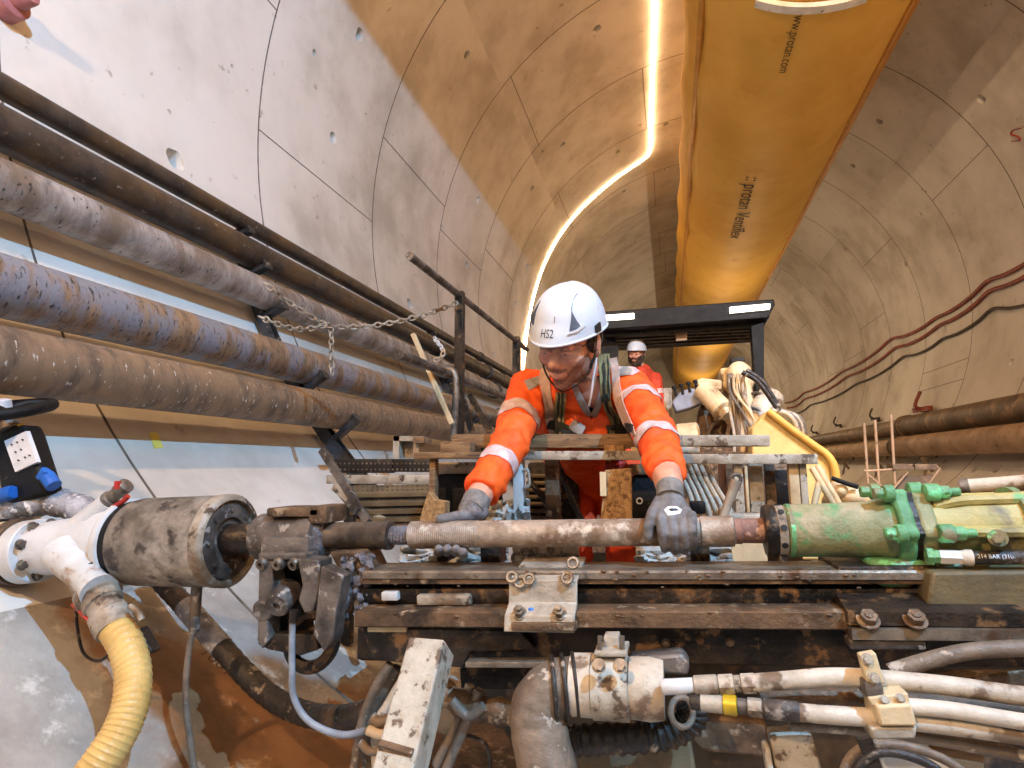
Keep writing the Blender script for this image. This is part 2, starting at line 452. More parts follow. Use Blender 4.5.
# ------------------------------------------------------------------ cables on the right wall
def wall_px(px, py, off=.04):
    p = wall_hit(px, py); ph = phi_of(p); return on_wall(ph, p.y, off)
cabs = [('upper red-brown cable looping along the right wall', 'cable_red', .034, [(1060,240),(1024,262),(990,281),(960,298),(938,318),(915,332),(893,339),(868,358),(843,372),(820,383),(805,393),(786,403)]),
        ('middle red-brown cable looping along the right wall', 'cable_red', .034, [(1060,254),(1024,274),(992,291),(963,305),(942,325),(920,338),(897,348),(872,364),(848,377),(824,390),(806,399),(788,408)]),
        ('lower dark cable sagging below the red pair on right wall', 'cable_dark', .026, [(1060,292),(1024,300),(995,309),(965,322),(945,339),(925,350),(905,357),(880,371),(858,384),(835,394),(812,405),(792,414)])]
for lab, mt, r, pts in cabs:
    dense = []
    for a, b in zip(pts[::2], pts[2::2] + [pts[-1]]):
        for q in range(4):
            u = q / 4; dense.append((a[0] + (b[0] - a[0]) * u, a[1] + (b[1] - a[1]) * u + 4 * u * (1 - u) * (2.2 + 2.5 * max(0, (a[0] - 780) / 240))))
    dense.append(pts[-1])
    piece(MB().tube([wall_px(*p) for p in dense], r, 8, 3), 'cable', M[mt], lab, 'cable')
# hooks on the right wall
for k, (px, py) in enumerate([(928, 412), (880, 421), (842, 427), (818, 434)]):
    p = wall_hit(px, py); ph = phi_of(p); y = p.y; s = 1.5 if k == 0 else 1
    mb = MB()
    mb.tube([on_wall(ph, y, -.01), on_wall(ph, y, .2), on_wall(ph + 1, y, .25), on_wall(ph + 3 * s, y, .25)], .022 * s, 8)
    mb.bar(on_wall(ph, y - .25 * s, .1), on_wall(ph, y + .22 * s, .12), .05 * s, .06 * s)
    piece(mb, 'wall_hook', M['cable_dark'] if k else M['cable_red'], ['red-brown steel wall hook above the nearer right pipe', 'dark wall hook above right pipes, second from the right', 'dark wall hook above right pipes, third from the right', 'smallest and farthest dark wall hook above right pipes'][k], 'hook', 'hooks on the right wall')
# red spray mark
mb = MB()
for pts in ([(1022,128),(1014,130),(1012,134),(1018,136),(1021,140),(1012,141)], [(1024,126),(1028,132),(1026,140)]):
    mb.tube([wall_px(x, y, .004) for x, y in pts], .018, 6, 4, flat=.25)
piece(mb, 'spray_mark', M['red_paint'], 'red sprayed letter mark on the right wall', 'marking')
# pink cap at top-left
p = wall_hit(2, 8); ph = phi_of(p); mb = MB(); dn = (on_wall(ph, p.y, .5) - on_wall(ph, p.y, 0)).normalized()
mb.lathe(p - dn * .01, dn, [(0, .075), (.1, .075), (.11, .06), (.11, .042), (.2, .042), (.21, .036)], 20)
piece(mb, 'pipe_plug', mat('pink_plastic', C(176, 112, 112), C(150, 92, 92), 8, .6), 'pink plastic plug sticking out at the wall top-left corner', 'plug')
# ------------------------------------------------------------------ ventilation duct
DC, DR = None, None
u = V((math.cos(R_(73.7)), 0, math.sin(R_(73.7)))); dd = 5.8
DC = V((u.x * dd, 0, CZ + u.z * dd)); DR = dd * math.sin(R_(12.6))
t = thing('ventilation_duct', 'huge yellow fabric ventilation duct hanging under the tunnel crown', 'duct', V((DC.x, 6, DC.z - DR)))
mb = MB()
n = 72; ys = [-5.5 + k * .35 for k in range(128)]
rs = []
for y in ys:
    row = []
    for k in range(n):
        a = 2 * PI * k / n
        w = .010 * math.sin(y * 3.1 + 3 * math.sin(a * 2)) * (2.2 if math.cos(a) < -.75 else 1 if math.cos(a) < -.4 else .15) + .009 * noise.noise(V((math.cos(a) * 2, y * .5, math.sin(a) * 2)))
        row.append(V((DC.x + (DR + w) * math.cos(a), y, DC.z + (DR + w) * math.sin(a))))
    rs.append(row)
mb.rings(rs, caps=False); mb.build('duct_tube', M['duct'], t)
def duct_pt(a, y, off=0): return V((DC.x + (DR + off) * math.cos(R_(a)), y, DC.z + (DR + off) * math.sin(R_(a))))
for a, w in ((208, 2.0), (318, 2.2), (330, .6)):
    mb = MB(); mb.rings([[duct_pt(a - w, y, -.01), duct_pt(a - w, y, .022), duct_pt(a, y, .034), duct_pt(a + w, y, .022), duct_pt(a + w, y, -.01)] for y in ys]); mb.build('seam', M['duct_seam'], t)
def text_on(body, size, place, name, m, parent, font_shear=0):
    cu = bpy.data.curves.new(name, 'FONT'); cu.body = body; cu.size = size; cu.align_x = 'CENTER'; cu.align_y = 'CENTER'; cu.resolution_u = 3
    o = bpy.data.objects.new(name, cu); COL.objects.link(o)
    dg = bpy.context.evaluated_depsgraph_get(); me = bpy.data.meshes.new_from_object(o.evaluated_get(dg))
    bpy.data.objects.remove(o)
    off = wl(parent) if parent else V((0, 0, 0))
    bm = bmesh.new(); bm.from_mesh(me)
    bmesh.ops.subdivide_edges(bm, edges=[e for e in bm.edges if e.calc_length() > size * .15], cuts=2)
    for v in bm.verts: v.co = place(v.co.x, v.co.y) - off
    bm.normal_update(); bm.to_mesh(me); bm.free()
    me.materials.clear(); me.materials.append(m)
    o = bpy.data.objects.new(name, me); COL.objects.link(o)
    if parent: o.parent = parent
    return o
def duct_hit(px, py):
    d = ray(px, py); a, b = CAM.x - DC.x, CAM.z - DC.z
    A = d.x ** 2 + d.z ** 2; B = a * d.x + b * d.z; Cc = a * a + b * b - DR * DR
    tt = (-B - math.sqrt(max(0, B * B - A * Cc))) / A
    p = CAM + d * tt; return math.degrees(math.atan2(p.z - DC.z, p.x - DC.x)), p.y
a0, y0 = duct_hit(793, 37)
text_on('www.protan.com', .142, lambda x, y: duct_pt(a0 + math.degrees(y / DR), y0 + .06 + x, .024), 'lettering', M['ink'], t)
a1_, y1_ = duct_hit(746, 201)
text_on(':: protan Ventiflex', .32, lambda x, y: duct_pt(a1_ + math.degrees(y / DR), y1_ + .38 + x * 1.12, .024), 'lettering', M['ink'], t)
ab, yb = duct_hit(808, 6)
mb = MB(); mb.rings([[duct_pt(a, yb - .06, .01), duct_pt(a, yb + .06, .01), duct_pt(a, yb + .05, .05), duct_pt(a, yb - .05, .05)] for a in range(ab.__int__() - 22, int(ab) + 23, 2)])
mb.build('white_strap', M['white_band'], t)
# suspension wire eyes along the crown
for y in range(1, 36, 4):
    p = duct_pt(90, y, 0)
    MB().cyl(p, V((p.x, y, AZ + math.sqrt(RT ** 2 - (p.x - AX) ** 2) + .01)), .008, seg=6).build('hanger_wire', M['rack'], t)
# ------------------------------------------------------------------ rope light on the lining
sp = [(655,0),(653,60),(651,120),(650,150),(641,160),(620,174),(598,192),(576,213),(557,238),(543,265),(534,292),(527,325),(522,370)]
pp = [wall_px(x, y, .03) for x, y in sp]
ph0 = phi_of(pp[0]); y_0 = pp[0].y
pp = [on_wall(ph0 + .2, y_0 - k, .03) for k in (11, 8, 6, 4, 2, 1)] + pp
WARM = (1.0, .53, .19, 1)
lamp_strip = piece(MB().tube(pp, .02, 8, 3), 'rope_light', emit('rope_light_glow', (1.0, .65, .34, 1), 32), 'glowing warm white rope light along the tunnel crown', 'light')
print('strip y', [round(p.y, 1) for p in pp])
# ------------------------------------------------------------------ pixel-guided builders: front outline at distance Y, real thickness behind it
def pbox(mb, x0, y0, x1, y1, Y, dep, bev=0):
    poly = [P(x0, y0, Y), P(x1, y0, Y), P(x1, y1, Y), P(x0, y1, Y)]
    c = sum(poly, V()) / 4 + V((0, dep / 2, 0))
    w = ((poly[1] - poly[0]).length + (poly[2] - poly[3]).length) / 2; h = ((poly[3] - poly[0]).length + (poly[2] - poly[1]).length) / 2
    ux = ((poly[1] - poly[0]) + (poly[2] - poly[3])).normalized(); uy = V((0, 1, 0)); uz = ux.cross(uy)
    return mb.box(c, (w, dep, h), Matrix((ux, uy, uz)).transposed(), bev)
def ppoly(mb, pts, Y, dep): return mb.prism([P(x, y, Y) for x, y in pts], (0, dep, 0))
def pp3(pts): return [P(*p) for p in pts]
def bolts(parent, pts, Y, d=(0, -1, 0), r=5, h=4, m='bolt', stud=0, nm='bolt'):
    for x, y in pts:
        s = S(x, y, Y); MB().bolt(P(x, y, Y), d, r * s, h * s, 6, stud * s).build(nm, M[m], parent)
M['steel_dark'] = mat('grimy_dark_steel', C(66, 54, 44), C(32, 27, 23), 14, .42, .45, .5, c3=C(122, 92, 62), s3=22, t3=.6, w3=.06, c4=C(20, 17, 15), s4=5, t4=.56, w4=.08)
M['steel_brown'] = mat('muddy_brown_steel', C(118, 92, 68), C(70, 54, 40), 12, .5, .3, .5, c3=C(160, 140, 116), s3=26, t3=.63, w3=.06, c4=C(46, 36, 28), s4=7, t4=.6, w4=.07)
M['steel_worn'] = mat('worn_steel', C(150, 138, 122), C(104, 92, 80), 16, .4, .55, .35, c3=C(92, 66, 46), s3=9, t3=.58, w3=.07)
M['rod'] = mat('drill_rod_steel', C(172, 154, 136), C(136, 120, 104), 18, .5, .25, .35, c3=C(196, 182, 166), s3=22, t3=.6, w3=.08, c4=C(120, 94, 72), s4=8, t4=.55, w4=.08)
M['rod_dark'] = mat('greasy_shaft', C(60, 50, 43), C(36, 30, 27), 15, .32, .5, .3, c3=C(120, 98, 76), s3=24, t3=.62)
M['galv'] = mat('muddy_galvanised', C(182, 172, 156), C(146, 132, 114), 12, .55, .25, .4, c3=C(74, 58, 44), s3=20, t3=.62, w3=.05, c4=C(110, 88, 66), s4=8, t4=.6)
M['cast_grey'] = mat('grimy_cast_grey', C(116, 106, 98), C(70, 63, 58), 11, .5, .35, .45, c3=C(152, 144, 136), s3=30, t3=.62, c4=C(52, 45, 40), s4=6, t4=.57, w4=.08)
M['clay'] = mat('wet_grey_clay', C(142, 138, 144), C(100, 95, 98), 22, .35, 0, 1, bdist=.02)
M['drum'] = mat('drum_grime', C(142, 132, 120), C(88, 80, 70), 11, .55, .2, .4, c3=C(58, 51, 45), s3=17, t3=.6, w3=.07, c4=C(178, 168, 156), s4=5, t4=.6, w4=.1)
M['bolt'] = mat('bolt_steel', C(140, 130, 118), C(90, 82, 74), 30, .4, .6, .2)
M['white_paint'] = mat('muddy_white_paint', C(208, 209, 210), C(190, 188, 184), 8, .4, 0, .15, c3=C(150, 122, 92), s3=9, t3=.62, w3=.05)
M['white_steel'] = mat('chipped_white_steel', C(186, 178, 162), C(156, 146, 130), 14, .55, 0, .35, c3=C(92, 74, 58), s3=30, t3=.575, w3=.04, c4=C(140, 124, 104), s4=11, t4=.57)
M['cream'] = mat('dusty_cream_paint', C(222, 200, 160), C(186, 160, 122), 7, .6, 0, .3, c3=C(120, 94, 66), s3=14, t3=.64, w3=.06)
M['hose_white'] = mat('muddy_white_hose', C(204, 192, 174), C(164, 148, 128), 9, .55, 0, .35, c3=C(112, 92, 72), s3=15, t3=.585, w3=.05)
M['hose_grey'] = mat('muddy_grey_hose', C(128, 112, 96), C(86, 74, 62), 12, .5, 0, .4, c3=C(176, 164, 148), s3=24, t3=.63)
M['hose_black'] = mat('dirty_black_hose', C(46, 40, 36), C(26, 23, 21), 12, .4, 0, .5, c3=C(150, 136, 122), s3=26, t3=.64, w3=.05, c4=C(84, 66, 50), s4=8, t4=.58)
M['hose_yellow'] = mat('yellow_suction_hose', C(212, 178, 108), C(188, 150, 82), 7, .45, 0, .2, c3=C(150, 110, 60), s3=9, t3=.68)
M['crust'] = mat('crusted_pipe', C(178, 178, 184), C(112, 112, 118), 18, .6, .1, .7, c3=C(236, 236, 238), s3=34, t3=.6, c4=C(90, 84, 80), s4=10, t4=.6)
M['black'] = mat('black_paint', C(20, 19, 20), C(13, 12, 13), 12, .55, 0, .3, c3=C(80, 76, 72), s3=30, t3=.68, spec=.25)
M['blue'] = mat('blue_plastic', C(34, 112, 200), C(24, 86, 170), 8, .4, 0, .1)
M['red'] = mat('red_paint_metal', C(186, 44, 32), C(150, 34, 26), 9, .45, 0, .15)
M['label'] = mat('label_white', C(222, 222, 224), C(198, 198, 202), 10, .5, 0, 0)
M['print'] = mat('print_black', C(40, 40, 44), C(28, 28, 30), 10, .6, 0, 0)
M['green'] = mat('flaking_green_paint', C(110, 168, 112), C(82, 132, 88), 16, .5, 0, .4, c3=C(124, 214, 150), s3=20, t3=.6, w3=.03, c4=C(132, 122, 92), s4=9, t4=.54, w4=.05)
M['green_dusty'] = mat('dusty_green_housing', C(150, 148, 108), C(118, 122, 84), 12, .6, 0, .5, c3=C(96, 150, 100), s3=14, t3=.58, w3=.06, c4=C(170, 156, 124), s4=8, t4=.55, w4=.08)
M['olive'] = mat('dusty_olive_housing', C(186, 168, 104), C(152, 142, 88), 8, .55, 0, .45, c3=C(120, 170, 110), s3=11, t3=.62, w3=.05, c4=C(112, 100, 72), s4=7, t4=.6, w4=.06)
M['wood'] = mat('dirty_timber', C(150, 116, 78), C(108, 80, 54), 7, .8, 0, .4, stretch=(1, 5, 8), c3=C(74, 56, 40), s3=12, t3=.62)
M['wood_pale'] = mat('pale_lath', C(214, 192, 152), C(190, 164, 124), 7, .8, 0, .25, stretch=(3, 3, .6))
M['chip'] = mat('chipboard', C(186, 146, 96), C(142, 106, 66), 60, .85, 0, .5, c3=C(110, 80, 50), s3=90, t3=.58)
M['mud'] = mat('wet_brown_mud', C(136, 98, 66), C(100, 70, 46), 6, .35, 0, .7, c3=C(190, 160, 128), s3=5, t3=.62, w3=.08)
M['brass'] = mat('yellow_ring', C(206, 172, 40), C(170, 140, 34), 10, .4, .3, .1)
M['rust'] = mat('red_rust', C(150, 112, 98), C(112, 78, 66), 14, .65, .1, .4, c3=C(186, 150, 130), s3=20, t3=.6)
# ------------------------------------------------------------------ the drill rod line
YD = 1.35
def rp(px, off=0): return P(px, 535.5 - (px - 370) * 4.5 / 365 + off, YD)
def rs(px): return S(px, 535, YD)
RA = (rp(735) - rp(370)).normalized()
def rod_lathe(mb, prof, seg=32, caps=True):
    """prof of (pixel column, pixel radius) along the rod line"""
    o = rp(prof[0][0])
    return mb.lathe(o, RA, [((rp(p) - o).dot(RA), r * rs(p)) for p, r in prof], seg, caps)
t = thing('drill_rod', 'long worn steel drill rod held level in both gloved hands', 'drill rod', rp(560))
mb = MB()
prof = [(411, 8), (412, 13)]
for k in range(34): prof += [(412 + k * 2, 13.6), (413 + k * 2, 13.0)]
prof += [(482, 13.2), (640, 13.6), (700, 13.9), (701, 15.0), (733, 15.2), (735, 12)]
rod_lathe(mb, prof, 36); mb.build('tube', M['rod'], t)
mb = MB(); rod_lathe(mb, [(389, 8)] + [q for k in range(6) for q in ((391 + k * 3.3, 9.8), (392.6 + k * 3.3, 8.2))] + [(412, 8)], 28); mb.build('thread', M['clay'], t)
t = thing('drive_adapter', 'rusty steel drive adapter between rod and green rotary head', 'adapter', rp(755))
mb = MB(); rod_lathe(mb, [(733, 9), (734, 12.6), (741, 12.8), (742, 11.8), (768, 12.6), (770, 10)], 32); mb.build('stub', M['rust'], t)
mb = MB(); rod_lathe(mb, [(763, 12), (764, 24), (767, 25.5), (773, 25.5), (776, 24)], 40); mb.build('flange', M['steel_dark'], t)
mb = MB(); rod_lathe(mb, [(775, 22), (776, 24.5), (784, 25), (786, 20)], 36); mb.build('ring', M['galv'], t)
for k in range(9):
    a = 2 * PI * k / 9 + .2; c = rp(780); x, y, d = frame(RA)
    e = x * math.cos(a) + y * math.sin(a); s = rs(780)
    MB().cyl(c + e * 24.0 * s, c + e * 25.6 * s, 3.1 * s, seg=14).build('hole', M['print'], t)
# dark coupling and shaft on the left
t = thing('rod_coupling', 'dark greasy steel coupling sleeve right of the clamp block', 'coupling', rp(355))
mb = MB(); rod_lathe(mb, [(312, 9), (313, 13.4), (384, 13.6), (386, 14.2), (391, 14.2), (392, 10)], 36); mb.build('sleeve', mat('grey_brown_sleeve', C(112, 98, 84), C(74, 64, 56), 12, .42, .4, .3, c3=C(54, 46, 40), s3=9, t3=.58, w3=.08), t)
# ------------------------------------------------------------------ drum
t = thing('swivel_drum', 'grimy grey steel drum with white rims at left end of the rod', 'drum', rp(172, 42))
def drum(prof, seg=48):
    mb = MB(); o = rp(prof[0][0], 3)
    mb.lathe(o, RA, [((rp(p, 3) - o).dot(RA), r * rs(172)) for p, r in prof], seg); return mb
drum([(139, 30), (140, 42), (146, 43), (223, 43.5), (224, 36)]).build('shell', M['drum'], t)
drum([(124, 25), (125, 41), (128, 43), (132, 43), (134, 38)]).build('rim', M['white_paint'], t)
drum([(132, 34), (133, 40.5), (140, 40.5), (141, 34)]).build('groove', M['black'], t)
drum([(221, 36), (222, 44.3), (230, 44.3), (232, 41.5), (232.3, 38.5), (227, 37.5), (226, 30)]).build('rim', M['galv'], t)
drum([(224, 20), (225, 36), (229, 36), (230, 34), (231, 22), (228, 20)]).build('end_plate', M['cast_grey'], t)
for k in range(8):
    a = 2 * PI * k / 8; x, y, d = frame(RA); MB().bolt(rp(230.5, 3) + (x * math.cos(a) + y * math.sin(a)) * 29 * rs(172), RA, .006, .004).build('bolt', M['cast_grey'], t)
mb = MB(); o = rp(222, 2)
mb.lathe(o, RA, [((rp(p, 2) - o).dot(RA), r * rs(230)) for p, r in [(222, 12), (226, 15.5), (250, 14.5), (252, 13.5), (266, 13.5), (268, 10)]], 32); mb.build('shaft', M['rod_dark'], t)
# ------------------------------------------------------------------ clamp block
YC = 1.27
t = thing('rod_clamp', 'heavy grimy grey clamp block gripping the rod, at end of beam', 'clamp', P(300, 655, YC))
mb = MB(); o = rp(259); mb.lathe(o, RA, [((rp(p) - o).dot(RA), r * rs(290)) for p, r in [(259, 16), (260, 21), (263, 23), (306, 23), (308, 20)]], 32)
pbox(mb, 260, 537, 308, 556, YC + .01, .15, .006); mb.build('housing', M['cast_grey'], t)
mb = MB(); pbox(mb, 266, 508, 322, 517, YC + .03, .11, .005); pbox(mb, 308, 506, 326, 524, YC + .03, .1, .006); mb.build('cap', M['steel_brown'], t)
mb = MB(); o = rp(306); mb.lathe(o, RA, [((rp(p) - o).dot(RA), r * rs(315)) for p, r in [(306, 15), (307, 24.5), (316, 26), (322, 25), (324, 18), (320, 15)]], 36); mb.build('collar', M['cast_grey'], t)
mb = MB(); o = rp(321); mb.lathe(o, RA, [((rp(p) - o).dot(RA), r * rs(315)) for p, r in [(321, 13), (322, 21), (327, 19), (329, 14)]], 24); mb.build('seal', M['clay'], t)
mb = MB(); pbox(mb, 258, 553, 306, 560, YC - .005, .14, .004); mb.build('lip', M['cast_grey'], t)
for x in (265, 281, 297):
    s = S(x, 563, YC); p = P(x, 563, YC + .0)
    MB().lathe(p + V((0, .03, .01)), V((-.15, -1, -.35)), [(0, 6 * s), (.035, 6.4 * s), (.038, 5.4 * s), (.044, 5.4 * s), (.044, 2.6 * s), (.036, 2.5 * s)], 18).build('bolt', M['bolt'], t)
mb = MB(); ppoly(mb, [(259, 560), (272, 560), (273, 585), (267, 610), (268, 640), (262, 649), (257, 640), (258, 600)], YC + .0, .05); mb.build('side_plate', M['cast_grey'], t, bev=.003)
mb = MB(); ppoly(mb, [(297, 558), (318, 560), (321, 585), (313, 612), (304, 614), (298, 600), (302, 585)], YC - .02, .06); mb.build('side_plate', M['cast_grey'], t, bev=.004)
mb = MB(); ppoly(mb, [(270, 558), (300, 558), (303, 640), (270, 640)], YC + .06, .05); mb.build('back_plate', M['black'], t, bev=.003)
mb = MB(); s = S(288, 600, YC); mb.lathe(P(290, 589, YC + .05), V((.12, -1, -.45)), [(0, 13 * s), (.06, 13 * s), (.066, 11.5 * s), (.066, 4 * s), (.06, 3.5 * s)], 30); mb.build('pin', M['cast_grey'], t)
mb = MB(); s = S(264, 604, YC); mb.lathe(P(271, 603, YC + .03), V((.1, -1, -.3)), [(0, 11 * s), (.035, 11 * s), (.04, 9 * s)], 24); mb.build('boss', M['cast_grey'], t)
mb = MB(); ppoly(mb, [(257, 634), (316, 634), (318, 650), (300, 656), (268, 650), (258, 645)], YC + .02, .09); mb.build('foot', M['steel_dark'], t, bev=.004)
mb = MB(); ppoly(mb, [(321, 566), (343, 576), (336, 610), (333, 640), (324, 652), (313, 634)], YC - .03, .045); mb.build('wing_plate', M['cast_grey'], t, bev=.003)
mb = MB(); mb.torus(P(312, 640, YC + .06), (0, -1, .3), 26 * S(312, 640, YC), 7 * S(312, 640, YC)); mb.build('ring', M['steel_dark'], t)
mb = MB(); ppoly(mb, [(328, 552), (362, 550), (372, 572), (366, 600), (352, 606), (344, 580)], YC + .03, .09); mb.build('arm', M['steel_brown'], t, bev=.006)
mb = MB()
for k in range(90):
    x, y = random.uniform(340, 372), random.uniform(556, 618); 
    if abs((x - 356) - (y - 586) * -.1) > 15: continue
    s = random.uniform(2.2, 5) * S(x, y, YC); mb.ell(P(x, y, YC + .025 + random.uniform(-.012, .012)), (s * random.uniform(.6, 1.2), s * .6, s * random.uniform(.8, 1.7)), (random.uniform(-.6, .6), random.uniform(-.7, .7), random.random()), 10, 7)
for v in mb.bm.verts: v.co += V((noise.noise(v.co * 60), noise.noise(v.co * 60 + V((5, 0, 0))), noise.noise(v.co * 60 + V((0, 9, 0))))) * .006
o = mb.build('clay_smear', M['clay'], t); o['kind'] = 'stuff'
# ------------------------------------------------------------------ feed beam
YB = 1.26
t = thing('feed_beam', 'long dark muddy steel feed beam below the drill rod', 'beam', P(600, 660, YB))
X1 = 1075
def xs(y, Y, x0=362, x1=X1): return P(x0, y, Y), P(x1, y, Y)
p0, p1 = xs(573, 1.27)
MB().sweep(p0, p1, [(0, 0), (.004, .004), (.12, .004), (.12, -.02), (.03, -.02), (.012, -.018), (0, -.012)]).build('upper_flange', M['steel_worn'], t)
q0, q1 = xs(584, 1.275)
MB().sweep(q0, q1, [(.0, .0), (.0, .018), (.11, .018), (.11, 0), (.02, -.003)]).build('upper_rail', M['steel_brown'], t)
q0, q1 = xs(590, 1.30, 366)
MB().sweep(q0, q1, [(.0, .012), (-.012, .004), (-.015, -.012), (-.008, -.028), (.02, -.034), (.1, -.034), (.1, .012)]).build('guide_tube', M['steel_dark'], t)
q0, q1 = xs(613, 1.225, 355)
MB().sweep(q0, q1, [(0, 0), (.004, .003), (.13, .003), (.13, -.03), (.004, -.03), (0, -.027)]).build('lower_flange', M['steel_brown'], t)
q0, q1 = xs(628, 1.27, 358)
MB().sweep(q0, q1, [(0, 0), (.1, 0), (.1, -.075), (.02, -.075), (.0, -.065)]).build('web', M['steel_dark'], t)
mb = MB(); ppoly(mb, [(362, 628), (520, 630), (535, 650), (470, 652), (462, 668), (372, 660)], 1.25, .03); mb.build('end_plate', M['steel_dark'], t, bev=.003)
mb = MB(); pbox(mb, 416, 595, 470, 606, 1.27, .05, .005); mb.build('block', M['galv'], t)
mb = MB(); pbox(mb, 381, 592, 397, 601, 1.27, .03, .003); mb.build('block', M['white_paint'], t)
mb = MB(); pbox(mb, 367, 626, 406, 632.5, 1.243, .012, .003); mb.build('chip_of_timber', M['wood_pale'], t)
mb = MB(); pbox(mb, 465, 662, 560, 668, 1.22, .03, .002); mb.build('lower_bar', M['steel_worn'], t)
mb = MB(); pbox(mb, 632, 624, 650, 629, 1.235, .02, .002); mb.build('block', M['galv'], t)
bolts(t, [(666, 643), (468, 649), (700, 640), (730, 642)], 1.268, r=3.2, h=3, m='steel_worn')
mb = MB()
for k in range(60):
    x = random.uniform(372, 900); y = random.choice((573, 578, 586, 614)) + random.uniform(-2, 3); s = random.uniform(.0012, .0032)
    mb.ell(P(x, y, 1.268 if y < 600 else 1.224), (s * 2, s, s), None, 7, 5)
o = mb.build('grit', M['steel_brown'], t); o['kind'] = 'stuff'
# saddle bracket
t = thing('saddle_bracket', 'muddy galvanised saddle bracket bolted over the feed beam', 'bracket', P(543, 632, 1.21))
s_ = S(543, 600, 1.22)
p0, p1 = P(509, 582, 1.243), P(577, 582, 1.243)
MB().sweep(p0, p1, [(0, .004), (.14, .03), (.14, .022), (.008, -.004), (.005, -.045), (-.028, -.062), (-.034, -.088), (-.042, -.088), (-.036, -.057), (-.004, -.04)]).build('plate', M['galv'], t, bev=.002)
for (x, y) in ((512, 577), (520, 582), (529, 579), (567, 578), (573, 563)):
    MB().torus(P(x, y, 1.238), (0, -1, .5), 5 * s_, 2 * s_, 16, 6).build('ring', M['steel_worn'], t)
mb = MB(); pbox(mb, 511, 623, 576, 631, 1.196, .02, .002); mb.build('edge_bar', M['steel_brown'], t)
for x in (520, 560):
    MB().bolt(P(x, 614, 1.215), (0, -.75, .65), 5.5 * s_, 7 * s_, 6, 6 * s_).build('bolt', M['bolt'], t)
mb = MB(); mb.ell(P(531, 610, 1.222), (.006, .004, .005)); mb.build('plug', M['blue'], t)
# perforated plate behind the rod
t = thing('perforated_plate', 'galvanised plate with punched rings behind rod, above saddle bracket', 'plate', P(545, 562, 1.42))
mb = MB(); ppoly(mb, [(512, 545), (578, 546), (580, 566), (514, 566)], 1.40, .01); mb.build('sheet', M['galv'], t)
for x, y, r in ((517, 558, 5), (525, 553, 4), (533, 550, 3.4), (541, 559, 4), (550, 549, 3), (566, 559, 4), (571, 566, 5)):
    MB().torus(P(x, y, 1.396), (0, -1, .2), r * S(x, y, 1.4), 1.6 * S(x, y, 1.4), 16, 6).build('ring', M['bolt'], t)
# right-hand shoe plate on the beam
t = thing('shoe_plate', 'dark steel shoe plate with two bolts at right end of the beam', 'plate', P(930, 640, 1.2))
q0, q1 = P(848, 612, 1.205), P(1080, 614, 1.205)
MB().sweep(q0, q1, [(0, 0), (.09, .018), (.09, -.01), (.0, -.022)]).build('top_plate', M['steel_dark'], t)
q0, q1 = P(852, 629, 1.195), P(1080, 630, 1.195)
MB().sweep(q0, q1, [(0, 0), (.06, 0), (.06, -.018), (0, -.018)]).build('strip', M['steel_worn'], t)
mb = MB(); pbox(mb, 850, 640, 926, 650, 1.2, .05, .003); mb.build('packer', M['cast_grey'], t)
for x in (868, 915): MB().bolt(P(x, 621, 1.2), (0, -.6, .8), .014, .012, 6, .006).build('bolt', M['steel_brown'], t)
# ------------------------------------------------------------------ green rotary head
t = thing('rotary_head', 'flaking green rotary drill head at the right end of the rod', 'drill head', rp(920, 50))
mb = MB(); rod_lathe(mb, [(784, 20), (786, 24.5), (788, 25.5), (840, 26.5), (872, 27.5), (884, 31), (890, 31)], 40); mb.build('nose', M['green_dusty'], t)
mb = MB(); rod_lathe(mb, [(786, 24), (787, 26), (791, 26.2), (792, 24)], 40); mb.build('ring', M['green'], t)
x_, y_, d_ = frame(RA)                 # y_ up-ish, x_ across
SH = rs(895)
def lobed(px0, px1, rad, lobes, k=.16, seg=72, off=0):
    r_s = []
    for p in (px0, px1):
        c = rp(p, off); r_s.append([c + (x_ * math.cos(2 * PI * i / seg) + y_ * math.sin(2 * PI * i / seg)) * SH * rad * (1 + k * max(0, math.cos(lobes * 2 * PI * i / seg)) ** 3) for i in range(seg)])
    return MB().rings(r_s)
lobed(888, 903, 39, 6, .2).build('flange', M['green'], t, bev=.006)
lobed(902, 908, 36, 6, .2).build('gasket', M['rod_dark'], t)
lobed(907, 926, 35, 6, .2).build('rear_flange', M['green_dusty'], t, bev=.008)
for k in range(6):
    a = 2 * PI * k / 6; c = (x_ * math.cos(a) + y_ * math.sin(a)) * SH * 42
    p = rp(884) + c
    MB().cyl(p - RA * 12 * SH, p - RA * 2 * SH, 6.5 * SH, seg=6).cyl(p - RA * 3 * SH, p + RA * 6 * SH, 8.5 * SH, seg=18).build('bolt', M['green'], t, bev=.002)
    p = rp(925) + c
    MB().cyl(p - RA * 4 * SH, p + RA * 8 * SH, 8.5 * SH, seg=18).cyl(p, p + RA * 17 * SH, 7 * SH, seg=6).cyl(p, p + RA * 26 * SH, 4 * SH, seg=14).build('stud', M['green'], t, bev=.002)
mb = MB(); rod_lathe(mb, [(915, 20), (918, 32), (940, 30), (960, 33), (1000, 34), (1040, 36), (1090, 36)], 40); mb.build('gearbox', M['olive'], t)
mb = MB()
for a in (0, 55, 130, 180, 250, 305):
    c = (x_ * math.cos(R_(a)) + y_ * math.sin(R_(a))) * SH
    mb.tube([rp(930) + c * 28, rp(955) + c * 34, rp(1000) + c * 35, rp(1080) + c * 36], .011, 8)
mb.build('rib', M['olive'], t)
mb = MB(); rod_lathe(mb, [(1008, 30), (1010, 40), (1018, 40), (1020, 30)], 40); mb.build('band', M['green_dusty'], t)
